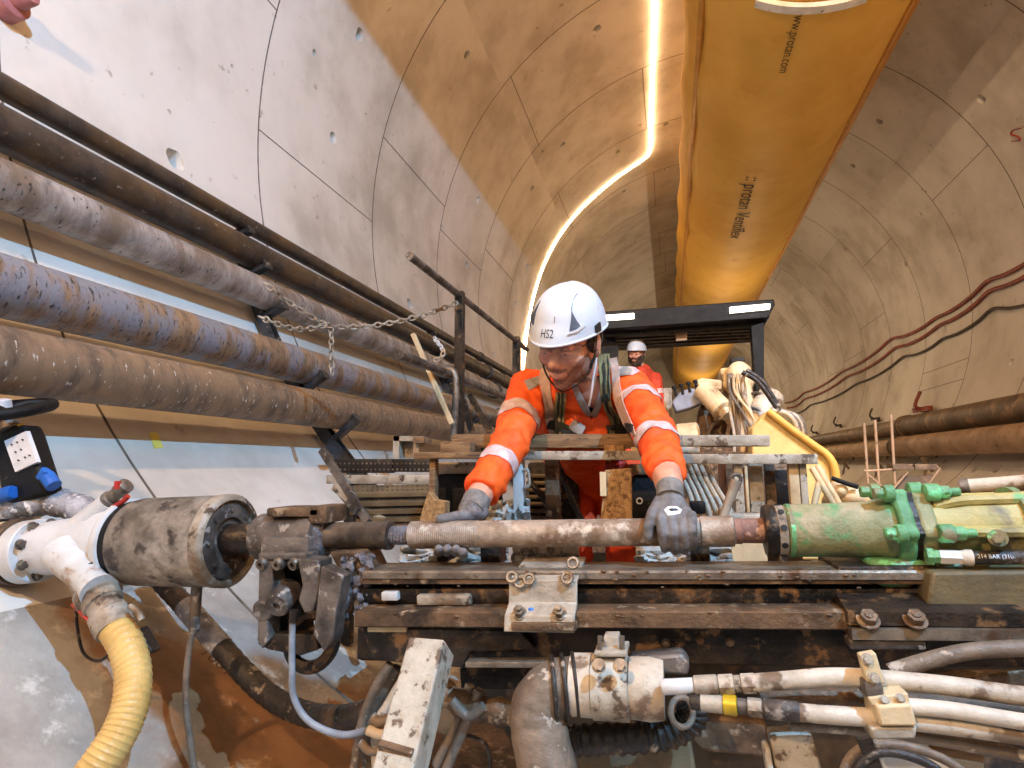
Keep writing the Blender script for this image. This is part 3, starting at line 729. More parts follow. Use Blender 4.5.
s = S(975, 540, 1.3); mb = MB(); mb.cyl(P(998, 538, 1.31), P(998, 538, 1.24), 8 * s); mb.cyl(P(998, 538, 1.25), P(998, 538, 1.22), 5 * s, seg=6); mb.build('port', M['green'], t)
mb = MB(); ppoly(mb, [(868, 560), (925, 560), (936, 578), (905, 590), (880, 588)], YD - .06, .16); mb.build('underside', M['green'], t, bev=.01)
# motor tube on top of the head
t = thing('motor_tube', 'dusty white tube with dark end cap lying above the green head', 'tube', P(990, 495, 1.45))
a, b = P(962, 487, 1.47), P(1090, 478, 1.40)
MB().cyl(a, b, 7.5 * S(990, 490, 1.45)).build('tube', M['hose_white'], t)
d = (b - a).normalized(); MB().cyl(a - d * .004, a + d * .012, 8.6 * S(990, 490, 1.45)).build('end_cap', M['cast_grey'], t)
t = thing('motor_housing', 'dusty cream motor housing behind the top of the green head', 'motor', P(1000, 512, 1.5))
a, b = P(930, 505, 1.5), P(1100, 492, 1.45); s = S(1000, 500, 1.48)
MB().lathe(a, b - a, [(0, 5 * s), (.01, 10 * s), (.08, 12 * s), (.14, 17 * s), (.24, 18 * s), (.26, 22 * s), (.28, 22 * s), (.29, 18 * s), ((b - a).length, 18 * s)], 30).build('body', M['cream'], t)
# carriage block below the head
t = thing('feed_carriage', 'olive-brown feed carriage block under the green head at right edge', 'carriage', P(985, 612, 1.24))
mb = MB(); ppoly(mb, [(932, 572), (1085, 570), (1085, 612), (926, 612)], 1.24, .2); mb.build('block', mat('olive_mud', C(110, 96, 66), C(78, 68, 48), 9, .6, .1, .4, c3=C(146, 128, 92), s3=14, t3=.62), t, bev=.006)
mb = MB(); pbox(mb, 838, 566, 932, 580, 1.28, .16, .004); mb.build('slide', M['steel_dark'], t)
# black hydraulic hose with print
t = thing('hydraulic_hose', 'black printed hydraulic hose with white fitting below the green head', 'hose', P(1000, 566, 1.26))
hp = pp3([(968, 558, 1.26), (1000, 557.5, 1.255), (1040, 557, 1.25), (1090, 560, 1.25)])
MB().tube(hp, 7 * S(1000, 558, 1.26), 16).build('hose', M['hose_black'], t)
a, b = P(926, 556, 1.27), P(972, 558, 1.26); d = b - a; s = S(950, 557, 1.26)
MB().lathe(a, d, [(0, 4 * s), (0, 9 * s), (.01, 9 * s), (.012, 7 * s), (.02, 7 * s)], 6).build('union_nut', M['green'], t)
MB().lathe(a, d, [(.02, 5 * s), (.02, 7.4 * s), (.052, 7.4 * s), (.052, 5 * s)], 6).build('hex', M['white_paint'], t)
MB().lathe(a, d, [(.05, 5 * s), (.05, 6.4 * s), (.06, 8 * s), (d.length, 8.2 * s), (d.length + .002, 6 * s)], 24).build('ferrule', M['hose_white'], t)
h0, h1 = hp[0], hp[3]; hd = (h1 - h0).normalized(); hr = 7 * S(1000, 558, 1.26); ux = V((0, -1, 0)); uz = V((0, 0, 1))
def hose_place(x, y):
    c = P(999, 557.6, 1.2555) + hd * x; an = y / hr + .25
    return c + (ux * math.cos(an) + uz * math.sin(an)) * (hr + .0012)
text_on('214 BAR (3100 PSI)', .0092, hose_place, 'lettering', M['label'], t)
# ------------------------------------------------------------------ valve assembly at the left edge
YV = 1.32
def tubepx(pts, Y, rpx, name, m, parent, seg=14, n=6, **k):
    q = [P(p[0], p[1], p[2] if len(p) > 2 else Y) for p in pts]
    r = rpx * S(pts[len(pts) // 2][0], pts[len(pts) // 2][1], Y) if not isinstance(rpx, (list, tuple)) else [v * S(pts[0][0], pts[0][1], Y) for v in rpx]
    return MB().tube(q, r, seg, n, **k).build(name, m, parent)
def lpx(a, b, prof, seg=28):
    """lathe from pixel point a towards b (px,py,Y); profile (fraction of length, pixel radius)"""
    A, B = P(*a), P(*b); d = B - A; s = S((a[0] + b[0]) / 2, (a[1] + b[1]) / 2, (a[2] + b[2]) / 2)
    return MB().lathe(A, d, [(f * d.length, r * s) for f, r in prof], seg)
t = thing('pipe_tee', 'white painted steel pipe tee bolted to left end of the drum', 'pipe fitting', P(60, 590, YV))
lpx((22, 551, YV), (128, 540, YD), [(0, 22), (.1, 25), (.35, 27), (.75, 29), (.82, 33), (1, 33)]).build('body', M['white_paint'], t)
lpx((26, 552, YV), (42, 550, YV), [(0, 22), (.02, 31), (.9, 31), (.92, 22)], 40).build('flange', M['white_paint'], t, bev=.003)
for k in range(8):
    a = 2 * PI * k / 8 + .3; A = P(44, 549, YV); d = (P(128, 540, YD) - P(22, 551, YV)).normalized(); x, y, _ = frame(d); s = S(30, 550, YV)
    MB().bolt(A + (x * math.cos(a) + y * math.sin(a)) * 25.5 * s + d * -.003, d, 3.8 * s, 4 * s, 6, 0).build('bolt', M['bolt'], t)
lpx((62, 552, YV - .05), (98, 590, YV - .09), [(0, 19), (.5, 15.5), (.85, 14), (1, 16)]).build('lower_branch', M['white_paint'], t)
lpx((78, 528, YV), (108, 501, YV), [(0, 12), (.8, 9), (1, 9)]).build('upper_branch', M['white_paint'], t)
mb = MB(); ppoly(mb, [(96, 556), (106, 534), (109, 560), (104, 572)], YV - .02, .03); mb.build('gusset', mat('tan_stain', C(206, 178, 130), C(176, 146, 100), 9, .6), t)
t = thing('ball_valve', 'small steel ball valve with red lever on upper arm of the white tee', 'valve', P(118, 500, YV))
lpx((104, 504, YV), (128, 484, YV), [(0, 6), (.02, 8.5), (.3, 8.5), (.32, 6.5), (.6, 6.5), (.62, 7.5), (.95, 7.5), (1, 4)], 20).build('body', M['bolt'], t)
tubepx([(112, 508), (122, 502), (128, 496)], YV - .02, 2.6, 'lever', M['red'], t)
lpx((117, 489, YV - .02), (118, 481, YV - .02), [(0, 3), (1, 3)], 8).build('stem', M['red'], t)
# flanged coupling to the left of the tee
t = thing('flange_stack', 'rust-stained flange rings at left edge beside the white tee', 'flange', P(5, 580, YV))
for i, (a, r, m) in enumerate(((-10, 33, 'steel_dark'), (4, 31, 'cream'), (15, 33, 'steel_brown'))):
    lpx((a, 553 - a * .05, YV), (a + 11, 552 - a * .05, YV), [(0, r - 8), (.05, r), (.95, r), (1, r - 8)], 36).build('flange_ring', M[m], t, bev=.002)
lpx((-14, 553, YV), (30, 551, YV), [(0, 20), (1, 20)]).build('core', M['steel_dark'], t)
# crusted grey pipe
t = thing('crusted_pipe', 'grey crusted short pipe lying above the white tee at left edge', 'pipe', P(30, 525, YV + .1))
mb = MB(); q = [P(*p) for p in ((-12, 520, 1.40), (4, 511, 1.40), (25, 505, 1.40), (55, 502, 1.42), (82, 510, 1.42), (95, 519, 1.42))]
mb.tube(q, lambda i, m: 13.5 * S(30, 505, 1.42) * (1 + .06 * math.sin(i * 1.7) + .05 * noise.noise(V((i * .9, 0, 0)))), 20, 5); mb.build('tube', M['crust'], t)
# gate valve
t = thing('gate_valve', 'black gate valve with handwheel and white data label at left edge', 'valve', P(20, 500, 1.4))
A, B = P(8, 428, 1.45), P(28, 492, 1.45)
mb = MB(); ppoly(mb, [(-8, 432), (22, 424), (27, 434), (46, 494), (2, 508), (-4, 470)], 1.36, .06); mb.build('gearbox', M['black'], t, bev=.012)
mb = MB(); ppoly(mb, [(4, 441), (26, 431), (37, 462), (15, 472)], 1.352, .012); lab = mb.build('data_label', M['label'], t)
mb = MB()
for i, (a, b) in enumerate(((.2, .25), (.2, .5), (.2, .75), (.45, .3), (.45, .55), (.72, .3), (.72, .6), (.72, .8))):
    x = 4 + 22 * b + 11 * a; y = 441 - 10 * b + 31 * a; mb.box(P(x, y, 1.351), (.007, .003, .003), (0, .4, 0))
mb.build('label_print', M['print'], lab)
lpx((10, 430, 1.37), (0, 404, 1.37), [(0, 9), (.2, 9), (.22, 5), (1, 5)], 20).build('stem', M['cast_grey'], t)
c = P(-3, 411, 1.37); ax = V((.0, -.28, 1)); s = S(0, 408, 1.46)
mb = MB(); mb.torus(c, ax, 42 * s, 5.5 * s, 40, 10, 1.0); hw = mb.build('handwheel', M['black'], t)
for k in range(4):
    x, y, d = frame(ax); a = PI / 2 * k + .5; e = x * math.cos(a) + y * math.sin(a)
    MB().tube([c + e * 6 * s, c + e * 24 * s + d * .01, c + e * 41 * s], 3.6 * s, 8, 4).build('spoke', M['black'], hw)
mb = MB(); mb.lathe(c - ax.normalized() * .02, ax, [(0, 12 * s), (.05, 12 * s), (.055, 9 * s)], 20); mb.build('hub', M['label'], hw)
lpx((44, 472, 1.37), (54, 486, 1.37), [(0, 5), (.3, 7), (1, 7)], 14).build('cap', M['blue'], t)
lpx((40, 478, 1.36), (46, 470, 1.36), [(0, 4), (1, 4.5)], 12).build('cap', M['blue'], t)
lpx((-14, 500, 1.35), (14, 492, 1.35), [(0, 7), (.9, 7.5), (1, 6)], 14).build('cap', M['blue'], t)
for x, y in ((8, 434), (22, 429)): MB().bolt(P(x, y, 1.38), (-.2, -.4, 1), .009, .012).build('bolt', M['brass'], t)
# suction hose with cam coupling
t = thing('suction_hose', 'ribbed yellow suction hose hanging from the white tee', 'hose', P(100, 768, 1.1))
q = [P(*p) for p in ((112, 622, 1.24), (126, 645, 1.22), (133, 672, 1.2), (131, 702, 1.17), (121, 730, 1.14), (104, 757, 1.11), (80, 790, 1.08), (50, 830, 1.06))]
MB().tube(q, lambda i, m: 16.8 * S(130, 690, 1.18) * (1 + (.03 if i % 3 == 1 else -.015)), 28, 14).build('hose', M['hose_yellow'], t, sharp=9)
lpx((102, 602, 1.25), (116, 630, 1.235), [(0, 15.5), (.4, 15.5), (.42, 18), (.75, 18.5), (.8, 17.6), (1, 17.6)]).build('clamp_band', M['galv'], t)
t = thing('cam_coupling', 'grey cam-lock hose coupling with red lever below the white tee', 'coupling', P(95, 600, 1.26))
lpx((84, 572, 1.265), (110, 614, 1.24), [(0, 14.5), (.18, 15), (.2, 17), (.32, 17), (.34, 15.5), (.42, 15.5), (.44, 20), (.62, 21), (.66, 18), (.78, 18), (.8, 16), (1, 15)]).build('body', M['galv'], t)
mb = MB(); mb.torus(P(91, 574, 1.26), P(110, 614, 1.24) - P(84, 572, 1.265), 15.5 * S(90, 575, 1.26), 1.2 * S(90, 575, 1.26)); mb.build('wire', M['rod_dark'], t)
tubepx([(74, 604), (82, 612), (94, 624), (105, 635)], 1.22, 3.6, 'lever', M['red'], t, flat=.6)
tubepx([(130, 606), (138, 612), (142, 620)], 1.23, 3, 'lever', M['galv'], t)
mb = MB(); mb.torus(P(99, 634, 1.21), (.5, -1, .2), 5 * S(99, 634, 1.21), 1.2 * S(99, 634, 1.21)); mb.build('ring', M['bolt'], t)
piece(MB().tube(pp3([(76, 600, 1.25), (77, 625, 1.25), (83, 652, 1.26), (98, 661, 1.27), (112, 652, 1.27)]), .004, 8), 'safety_wire', M['rod_dark'], 'thin dark safety wire looped behind the red coupling lever', 'wire')
mb = MB(); ppoly(mb, [(138, 628), (152, 652), (146, 656), (134, 640)], 1.25, .03); piece(mb, 'wedge', M['steel_dark'], 'dark steel wedge behind the top of the yellow hose', 'wedge', bev=.003)
# cables under drum and clamp
t = thing('grease_line', 'thin grey line with sleeve fitting hanging below the drum', 'cable', P(190, 768, 1.3))
tubepx([(197, 584), (196, 600), (194, 632)], 1.34, 5.2, 'sleeve', M['cast_grey'], t)
tubepx([(194, 628), (189, 650), (186, 680), (187, 715), (191, 745), (196, 790)], 1.33, 3.2, 'line', M['hose_grey'], t, 10)
t = thing('sensor_cable', 'blue-grey cable dropping from clamp block and curling right', 'cable', P(300, 735, 1.22))
tubepx([(293, 612), (292, 640), (292, 670), (293, 694), (303, 715), (320, 728), (345, 735), (375, 728)], 1.24, 3.4, 'cable', mat('blue_grey_cable', C(140, 148, 158), C(104, 104, 108), 10, .5), t, 10)
tubepx([(294, 610), (293, 622)], 1.24, 4.4, 'boot', M['rod_dark'], t)
t = thing('ribbed_hose', 'black ribbed hose with grey tape running from drum down to the right', 'hose', P(300, 740, 1.45))
q = [P(*p) for p in ((150, 570, 1.62), (185, 606, 1.58), (222, 648, 1.54), (262, 690, 1.5), (300, 712, 1.46), (340, 718, 1.42), (372, 710, 1.4), (400, 694, 1.4))]
MB().tube(q, lambda i, m: 11 * S(262, 690, 1.5) * (1.04 if i % 2 else .96), 18, 12).build('hose', M['hose_black'], t)
MB().tube(q[1:3], 11.8 * S(262, 690, 1.5), 18, 6).build('tape', M['crust'], t)
# ------------------------------------------------------------------ slanted post and hose bundles at the bottom
t = thing('support_post', 'chipped white steel box post leaning below the feed beam', 'post', P(400, 790, 1.05))
MB().bar(P(432, 646, 1.16), P(393, 800, 1.0), 40 * S(415, 700, 1.08), .075, up=(0, 1, 0)).build('box_tube', M['white_steel'], t, bev=.004)
mb = MB(); mb.bar(P(399, 760, 1.03), P(396, 766, 1.02), 36 * S(400, 760, 1.03), .079, up=(0, 1, 0)); mb.build('rust_joint', M['steel_brown'], t)
t = thing('machine_frame', 'mud-covered brown machine frame plates under the feed beam', 'frame', P(700, 800, 1.5))
mb = MB(); ppoly(mb, [(455, 655), (1090, 655), (1090, 800), (560, 830), (520, 760)], 1.50, .35); mb.build('back_plate', mat('mud_plate', C(104, 88, 68), C(70, 58, 46), 6, .6, .1, .5, c3=C(140, 104, 68), s3=8, t3=.6, w3=.07, c4=C(44, 36, 30), s4=3.5, t4=.55, w4=.08), t, bev=.01)
mb = MB(); ppoly(mb, [(560, 736), (690, 738), (700, 800), (556, 800)], 1.30, .06); mb.build('lower_plate', mat('olive_plate', C(128, 112, 84), C(98, 84, 62), 7, .6, .1, .35), t, bev=.006)
mb = MB(); ppoly(mb, [(690, 712), (765, 722), (780, 760), (700, 752), (680, 730)], 1.34, .08); mb.build('gusset', M['steel_brown'], t, bev=.008)
mb = MB(); ppoly(mb, [(503, 668), (520, 668), (517, 705), (507, 712)], 1.42, .04); mb.build('rib', M['steel_brown'], t, bev=.004)
mb = MB(); ppoly(mb, [(900, 688), (1090, 660), (1090, 690), (905, 705)], 1.42, .05); mb.build('rib', M['steel_brown'], t, bev=.004)
mb = MB(); pbox(mb, 460, 668, 540, 690, 1.40, .05, .004); mb.build('cross_bar', M['steel_dark'], t)
t = thing('mud_pile', 'heap of wet brown mud below the machine', 'mud', P(640, 800, 1.6)); 
bm = bmesh.new(); bmesh.ops.create_grid(bm, x_segments=40, y_segments=24, size=1)
for v in bm.verts:
    x, y = v.co.x * .85 + .5, 1.75 + v.co.y * .55
    e = max(0, 1 - (v.co.x ** 4)) * max(0, 1 - v.co.y ** 4)
    fl = AZ - math.sqrt(RT ** 2 - (x - AX) ** 2)
    v.co = V((x, y, fl - .03 + e * (.16 + .1 * noise.noise(V((x * 3, y * 3, 0))))))
mb = MB(); mb.bm.free(); mb.bm = bm; mb.build('mud_heap', M['mud'], t)['kind'] = 'stuff'
# bundles left of post
def hose(lab, pts, Y, r, m, group=None, nm='hose', seg=14):
    q = [P(p[0], p[1], p[2] if len(p) > 2 else Y) for p in pts]
    s = S(pts[len(pts) // 2][0], pts[len(pts) // 2][1], Y)
    return piece(MB().tube(q, r * s, seg, 6), nm, M[m], lab, 'hose', group)
G = 'muddy hoses left of the white post'
for k, (pts, r, m) in enumerate(([((398, 668), (385, 690), (372, 715), (366, 745), (372, 790)), 6, 'hose_grey'], [((404, 678), (388, 705), (376, 730), (378, 790)), 5, 'hose_white'], [((390, 664), (374, 690), (360, 730), (352, 790)), 4.5, 'hose_grey'],
                                  [((372, 718), (380, 722), (398, 716), (412, 705)), 6, 'hose_grey'], [((368, 730), (384, 735), (405, 724), (420, 712)), 5, 'hose_white'], [((360, 742), (372, 752), (392, 744), (410, 735)), 4, 'hose_grey'])):
    hose('muddy grey-brown hose in the tangle left of the leaning white post', pts, 1.3 - .018 * k, r, m, G)
G = 'muddy hoses right of the white post'
for k, (pts, r, m) in enumerate(([((436, 765), (452, 735), (463, 708), (470, 685)), 5, 'hose_grey'], [((444, 775), (458, 742), (470, 715), (480, 690)), 5, 'hose_grey'], [((452, 700), (462, 712), (470, 716), (484, 706)), 5, 'hose_grey'])):
    hose('muddy grey hose curving behind right side of the leaning white post', pts, 1.3 - .02 * k, r, m, G)
t = thing('encrusted_hose', 'thick brown encrusted hose between white post and big bent hose', 'hose', P(490, 720, 1.28))
MB().tube(pp3([(440, 690, 1.3), (468, 706, 1.29), (500, 712, 1.28), (535, 718, 1.27), (560, 735, 1.26)]), lambda i, m: .026 * (1 + .12 * math.sin(i * 1.3)), 16, 8).build('hose', M['steel_brown'], t)
hose('thin brown cable lying on the mud below white post', [(450, 732), (475, 738), (488, 750), (492, 790)], 1.3, 2, 'hose_black')
# big bent hose
t = thing('bent_hose', 'big muddy bent hose curving down beside the white band clamps', 'hose', P(545, 790, 1.14))
q = pp3([(602, 686, 1.16), (575, 684, 1.15), (552, 690, 1.14), (538, 708, 1.13), (540, 735, 1.12), (552, 790, 1.1)])
MB().tube(q, lambda i, m: (25 + 3.5 * i / m) * S(550, 700, 1.14) * (1.0 + (.02 if (i // 3) % 2 else 0)), 28, 10).build('hose', M['hose_grey'], t)
for a, rr in ((0, 28.5), (1, 29.5), (2, 30)):
    i = a; d = q[1] - q[0]
    MB().torus(q[1] + (q[2] - q[1]) * (a * .45), q[2] - q[0], rr * S(550, 690, 1.14), 2.2 * S(550, 690, 1.14), 36, 8).build('rib', M['hose_black'], t)
# white band clamps on the horizontal pipe
t = thing('band_clamp', 'muddy white wide band clamp with bracket below the saddle', 'clamp', P(615, 715, 1.14))
lpx((572, 684, 1.15), (594, 685, 1.15), [(0, 25), (.02, 29), (.95, 29.5), (1, 26)], 36).build('band', M['hose_white'], t)
lpx((593, 686, 1.15), (630, 688, 1.15), [(0, 27), (.02, 30.5), (.97, 30.5), (1, 28)], 36).build('band', M['white_steel'], t)
lpx((630, 687, 1.15), (664, 690, 1.15), [(0, 28), (.02, 28.5), (.6, 29.5), (1, 27)], 36).build('sleeve', M['hose_white'], t)
mb = MB(); pbox(mb, 594, 652, 627, 657, 1.12, .07, .002); pbox(mb, 604, 637, 619, 653, 1.15, .04, .002); mb.build('bracket', M['galv'], t)
for x in (600, 622): lpx((x, 654, 1.135), (x, 636, 1.135), [(0, 2.6), (1, 2.6)], 12).build('stud', M['bolt'], t)
for x in (599, 620): MB().bolt(P(x, 666, 1.085), (0, -1, .5), .009, .007).build('bolt', M['bolt'], t)
mb = MB(); ppoly(mb, [(628, 658), (682, 654), (690, 664), (688, 676), (650, 674), (630, 668)], 1.2, .05); mb.build('lug', M['cast_grey'], t, bev=.006)
t = thing('corrugated_hose', 'black corrugated hose looping under the white band clamps', 'hose', P(620, 750, 1.2))
MB().tube(pp3([(558, 742, 1.22), (590, 740, 1.22), (630, 738, 1.22), (665, 734, 1.22), (688, 722, 1.22), (694, 706, 1.22), (684, 694, 1.22)]), lambda i, m: 14.5 * S(630, 738, 1.22) * (1.07 if i % 4 < 2 else .93), 20, 14).build('hose', M['hose_black'], t)
MB().torus(P(682, 712, 1.17), (.75, -1, .25), 13 * S(682, 712, 1.2), 3 * S(682, 712, 1.2)).build('open_end', M['hose_grey'], t)
# straight hydraulic lines
def fitting(lab, a, b, parts, nm='hose_fitting'):
    t = thing(nm, lab, 'fitting', P((a[0] + b[0]) / 2, (a[1] + b[1]) / 2 + 8, a[2]))
    for f0, f1, r, m, pn, sg in parts:
        A = tuple(a[i] + (b[i] - a[i]) * f0 for i in range(3)); B = tuple(a[i] + (b[i] - a[i]) * f1 for i in range(3))
        lpx(A, B, [(0, r * .85), (.06, r), (.94, r), (1, r * .85)], sg).build(pn, M[m], t)
    return t
hose('upper muddy white hydraulic hose passing into the tall clamp', [(752, 683), (790, 680), (830, 677), (862, 678), (900, 681), (950, 686), (1000, 693), (1060, 701)], 1.08, 9, 'hose_white', nm='hydraulic_hose')
fitting('upper pale crimped hose fitting right of the white clamps', (662, 687, 1.09), (756, 683, 1.08), [(0, .35, 7.5, 'white_paint', 'pipe_end', 20), (.34, .6, 9.5, 'galv', 'ferrule', 24), (.6, .77, 9.5, 'hose_white', 'nut', 6), (.77, .84, 8, 'galv', 'collar', 24), (.84, 1.0, 9.5, 'hose_white', 'nut', 6)])
hose('lower muddy white hydraulic hose passing into the low clamp', [(795, 712), (830, 715), (880, 718), (920, 722), (970, 728), (1020, 735), (1070, 742)], 1.06, 9, 'hose_white', nm='hydraulic_hose')
fitting('lower hose fitting with yellow ring below the upper one', (690, 701, 1.08), (800, 712, 1.06), [(0, .26, 8, 'hose_black', 'tail', 20), (.09, .3, 8.5, 'galv', 'ferrule', 24), (.3, .43, 9.5, 'brass', 'yellow_ring', 24), (.43, .52, 7.5, 'cast_grey', 'collar', 24), (.52, .66, 9, 'galv', 'nut', 6), (.66, 1, 9.5, 'cast_grey', 'sleeve', 24)])
hose('brown muddy hose behind the two white hydraulic hoses', [(760, 698), (800, 697), (850, 697), (905, 700), (960, 704), (1060, 716)], 1.13, 10, 'steel_brown')
hose('white and blue-marked hose right of the low clamp', [(905, 706), (950, 710), (1000, 718), (1060, 728)], 1.05, 8, 'hose_white', nm='hydraulic_hose')
hose('thin brown hose under the lower white hydraulic hose', [(790, 725), (830, 727), (890, 733), (950, 742), (1020, 756), (1060, 766)], 1.08, 6, 'hose_grey')
hose('dark arched hose loop at the bottom right, outer one', [(838, 790), (850, 758), (872, 745), (905, 746), (945, 760), (980, 785)], 1.02, 4.5, 'hose_grey')
hose('dark arched hose loop at the bottom right, inner one', [(848, 792), (860, 765), (878, 753), (905, 755), (935, 768), (955, 790)], 1.0, 4.5, 'hose_black')
hose('brown hose rising behind the tall clamp to right edge', [(890, 672), (930, 660), (965, 652), (1000, 649), (1060, 647)], 1.17, 8, 'hose_grey')
t = thing('hose_clamp', 'tall cream two-bolt hose clamp on the upper white hose', 'clamp', P(872, 700, 1.05))
mb = MB(); ppoly(mb, [(860, 656), (876, 653), (885, 683), (868, 686)], 1.045, .02); mb.build('top_plate', M['cream'], t, bev=.002)
mb = MB(); pbox(mb, 866, 683, 884, 700, 1.04, .06, .003); mb.build('block', M['cast_grey'], t)
for x, y in ((867, 659), (874, 678)): MB().bolt(P(x, y, 1.043), (0, -1, .2), .006, .005).build('bolt', M['galv'], t)
t = thing('hose_clamp', 'low wide cream hose clamp below and right of the tall clamp', 'clamp', P(895, 740, 1.03))
mb = MB(); ppoly(mb, [(868, 698), (908, 693), (910, 703), (872, 706)], 1.035, .05); mb.build('top_plate', M['cream'], t, bev=.002)
mb = MB(); ppoly(mb, [(876, 706), (912, 704), (918, 727), (880, 727)], 1.025, .07); mb.build('block', M['cream'], t, bev=.004)
mb = MB(); ppoly(mb, [(870, 727), (918, 726), (916, 740), (872, 741)], 1.03, .07); mb.build('lower_block', M['galv'], t, bev=.004)
for x, y in ((884, 700), (900, 698)): MB().bolt(P(x, y, 1.034), (0, -1, .4), .005, .004).build('bolt', M['galv'], t)
mb = MB(); ppoly(mb, [(770, 736), (812, 734), (830, 800), (780, 800)], 1.1, .04); mb.prism([P(x, y, 1.09) for x, y in ((764, 750), (770, 748), (780, 800), (772, 800))], (0, .04, 0)); piece(mb, 'white_plate', M['white_steel'], 'muddy white steel plate standing under the hydraulic hoses', 'plate', bev=.004)
mb = MB(); ppoly(mb, [(858, 740), (872, 738), (890, 790), (876, 792)], 1.0, .012); piece(mb, 'strap', M['steel_dark'], 'dark flat strap hanging below the low hose clamp', 'strap')
mb = MB(); ppoly(mb, [(880, 748), (925, 742), (960, 780), (890, 800)], 1.09, .03); piece(mb, 'pale_plate', M['white_paint'], 'pale plate behind the arched hose loops at bottom right', 'plate', bev=.003)
mb = MB(); ppoly(mb, [(930, 748), (985, 750), (985, 790), (945, 795)], 1.12, .04); piece(mb, 'rusty_bracket', M['wood'], 'tan rusty bracket at the bottom right corner', 'bracket', bev=.004)
# ------------------------------------------------------------------ guardrail, chain and lath on the left walkway
YG = 3.0
gx = P(460, 296, YG)
t = thing('guardrail', 'dark steel guardrail with sloping top rail left of the bending worker', 'guardrail', P(460, 440, YG))
def gy(y, dz=0): return V((gx.x, y, gx.z + dz))
s = S(460, 360, YG)
MB().bar(P(460, 292, YG), P(459, 445, YG), 8.5 * s, 8.5 * s).build('post', M['steel_dark'], t, bev=.002)
MB().tube([gy(2.34, .0), gy(2.6), gy(3.0), gy(4.6)], 3.4 * s, 14, 1).build('top_rail', M['cast_grey'], t)
MB().bar(gy(4.25, .03), gy(4.25, -.95), .05, .05).build('post', M['steel_dark'], t)
lo = P(456, 377, YG)
MB().tube([V((lo.x, 2.3, lo.z)), V((lo.x, 3.0, lo.z)), V((lo.x, 4.6, lo.z))], 4 * s, 14, 1).build('lower_rail', M['cast_grey'], t)
t = thing('bent_conduit', 'shiny bent steel conduit beside the guardrail post', 'conduit', P(456, 440, 2.9))
tubepx([(436, 372), (447, 369), (454, 373), (456, 386), (455, 410), (453, 440)], 2.9, 3.4, 'conduit', M['bolt'], t, 14)
mb = MB(); mb.bar(P(413, 334, 2.75), P(452, 424, 2.75), 5.5 * S(430, 380, 2.75), .02); piece(mb, 'timber_lath', M['wood_pale'], 'pale timber lath leaning across the lower guardrail tube', 'lath', bev=.002)
for k, (a, b) in enumerate((((470, 395), (490, 432)), ((463, 400), (472, 432)))):
    mb = MB(); mb.bar(P(*a, 3.1), P(*b, 3.1), .03, .03); piece(mb, 'brace', M['steel_dark'], ['longer dark steel brace right of the guardrail post', 'shorter dark brace right beside the guardrail post'][k], 'brace')
def chain(pts, lab, group=None):
    pts = catmull(pts, 10); L = .042; mb = MB(); acc = 0; i = 0; pos = V(pts[0]); k = 0
    lens = [0]
    for a, b in zip(pts, pts[1:]): lens.append(lens[-1] + (b - a).length)
    n = int(lens[-1] / (L * .74))
    def at(s):
        for j in range(len(lens) - 1):
            if lens[j + 1] >= s: return pts[j] + (pts[j + 1] - pts[j]) * ((s - lens[j]) / max(1e-9, lens[j + 1] - lens[j]))
        return pts[-1]
    for k in range(n):
        s0 = k * L * .74; a, b = at(s0), at(s0 + L * .74); c = (a + b) / 2; d = (b - a).normalized()
        x, y, _ = frame(d); u = x if k % 2 else y
        loop = [c + d * math.cos(2 * PI * q / 12) * L * .47 + u * math.sin(2 * PI * q / 12) * L * .3 for q in range(12)]
        w = d.cross(u)
        rr = []
        for q in range(12):
            e = (loop[q] - c).normalized(); rr.append([loop[q] + (e * math.cos(2 * PI * h / 5) + w * math.sin(2 * PI * h / 5)) * .0048 for h in range(5)])
        mb.rings(rr, close=True)
    return mb
t = thing('chain', 'galvanised steel chain slung from guardrail post to the pipe rack', 'chain', P(340, 380, 2.7))
YK = YR - .1
def cp(L_): return [P(x, y, Y) for x, y, Y in L_]
chain(cp([(457, 303, YG - .06), (430, 313, 2.95), (400, 321, 2.88), (370, 326, 2.8), (345, 327, 2.72), (326, 325, 2.66)]), '').build('main_run', M['galv'], t)
chain(cp([(326, 325, 2.66), (310, 316, 2.6), (290, 303, 2.5), (272, 289, 2.42), (264, 282, 2.42)]), '').build('upper_end', M['galv'], t)
chain(cp([(326, 325, 2.66), (308, 329, 2.6), (290, 328, 2.5), (272, 322, 2.42), (256, 315, 2.42)]), '').build('lower_end', M['galv'], t)
chain(cp([(331, 327, 2.68), (331.5, 350, 2.68), (332, 377, 2.68)]), '').build('hanging_tail', M['galv'], t)
t = thing('chain', 'short white chain tied round the pipes behind the guardrail post', 'chain', P(440, 400, 3.4))
chain(cp([(434, 338, 3.5), (443, 350, 3.4), (441, 358, 3.4), (434, 360, 3.4)]), '').build('run', M['label'], t)
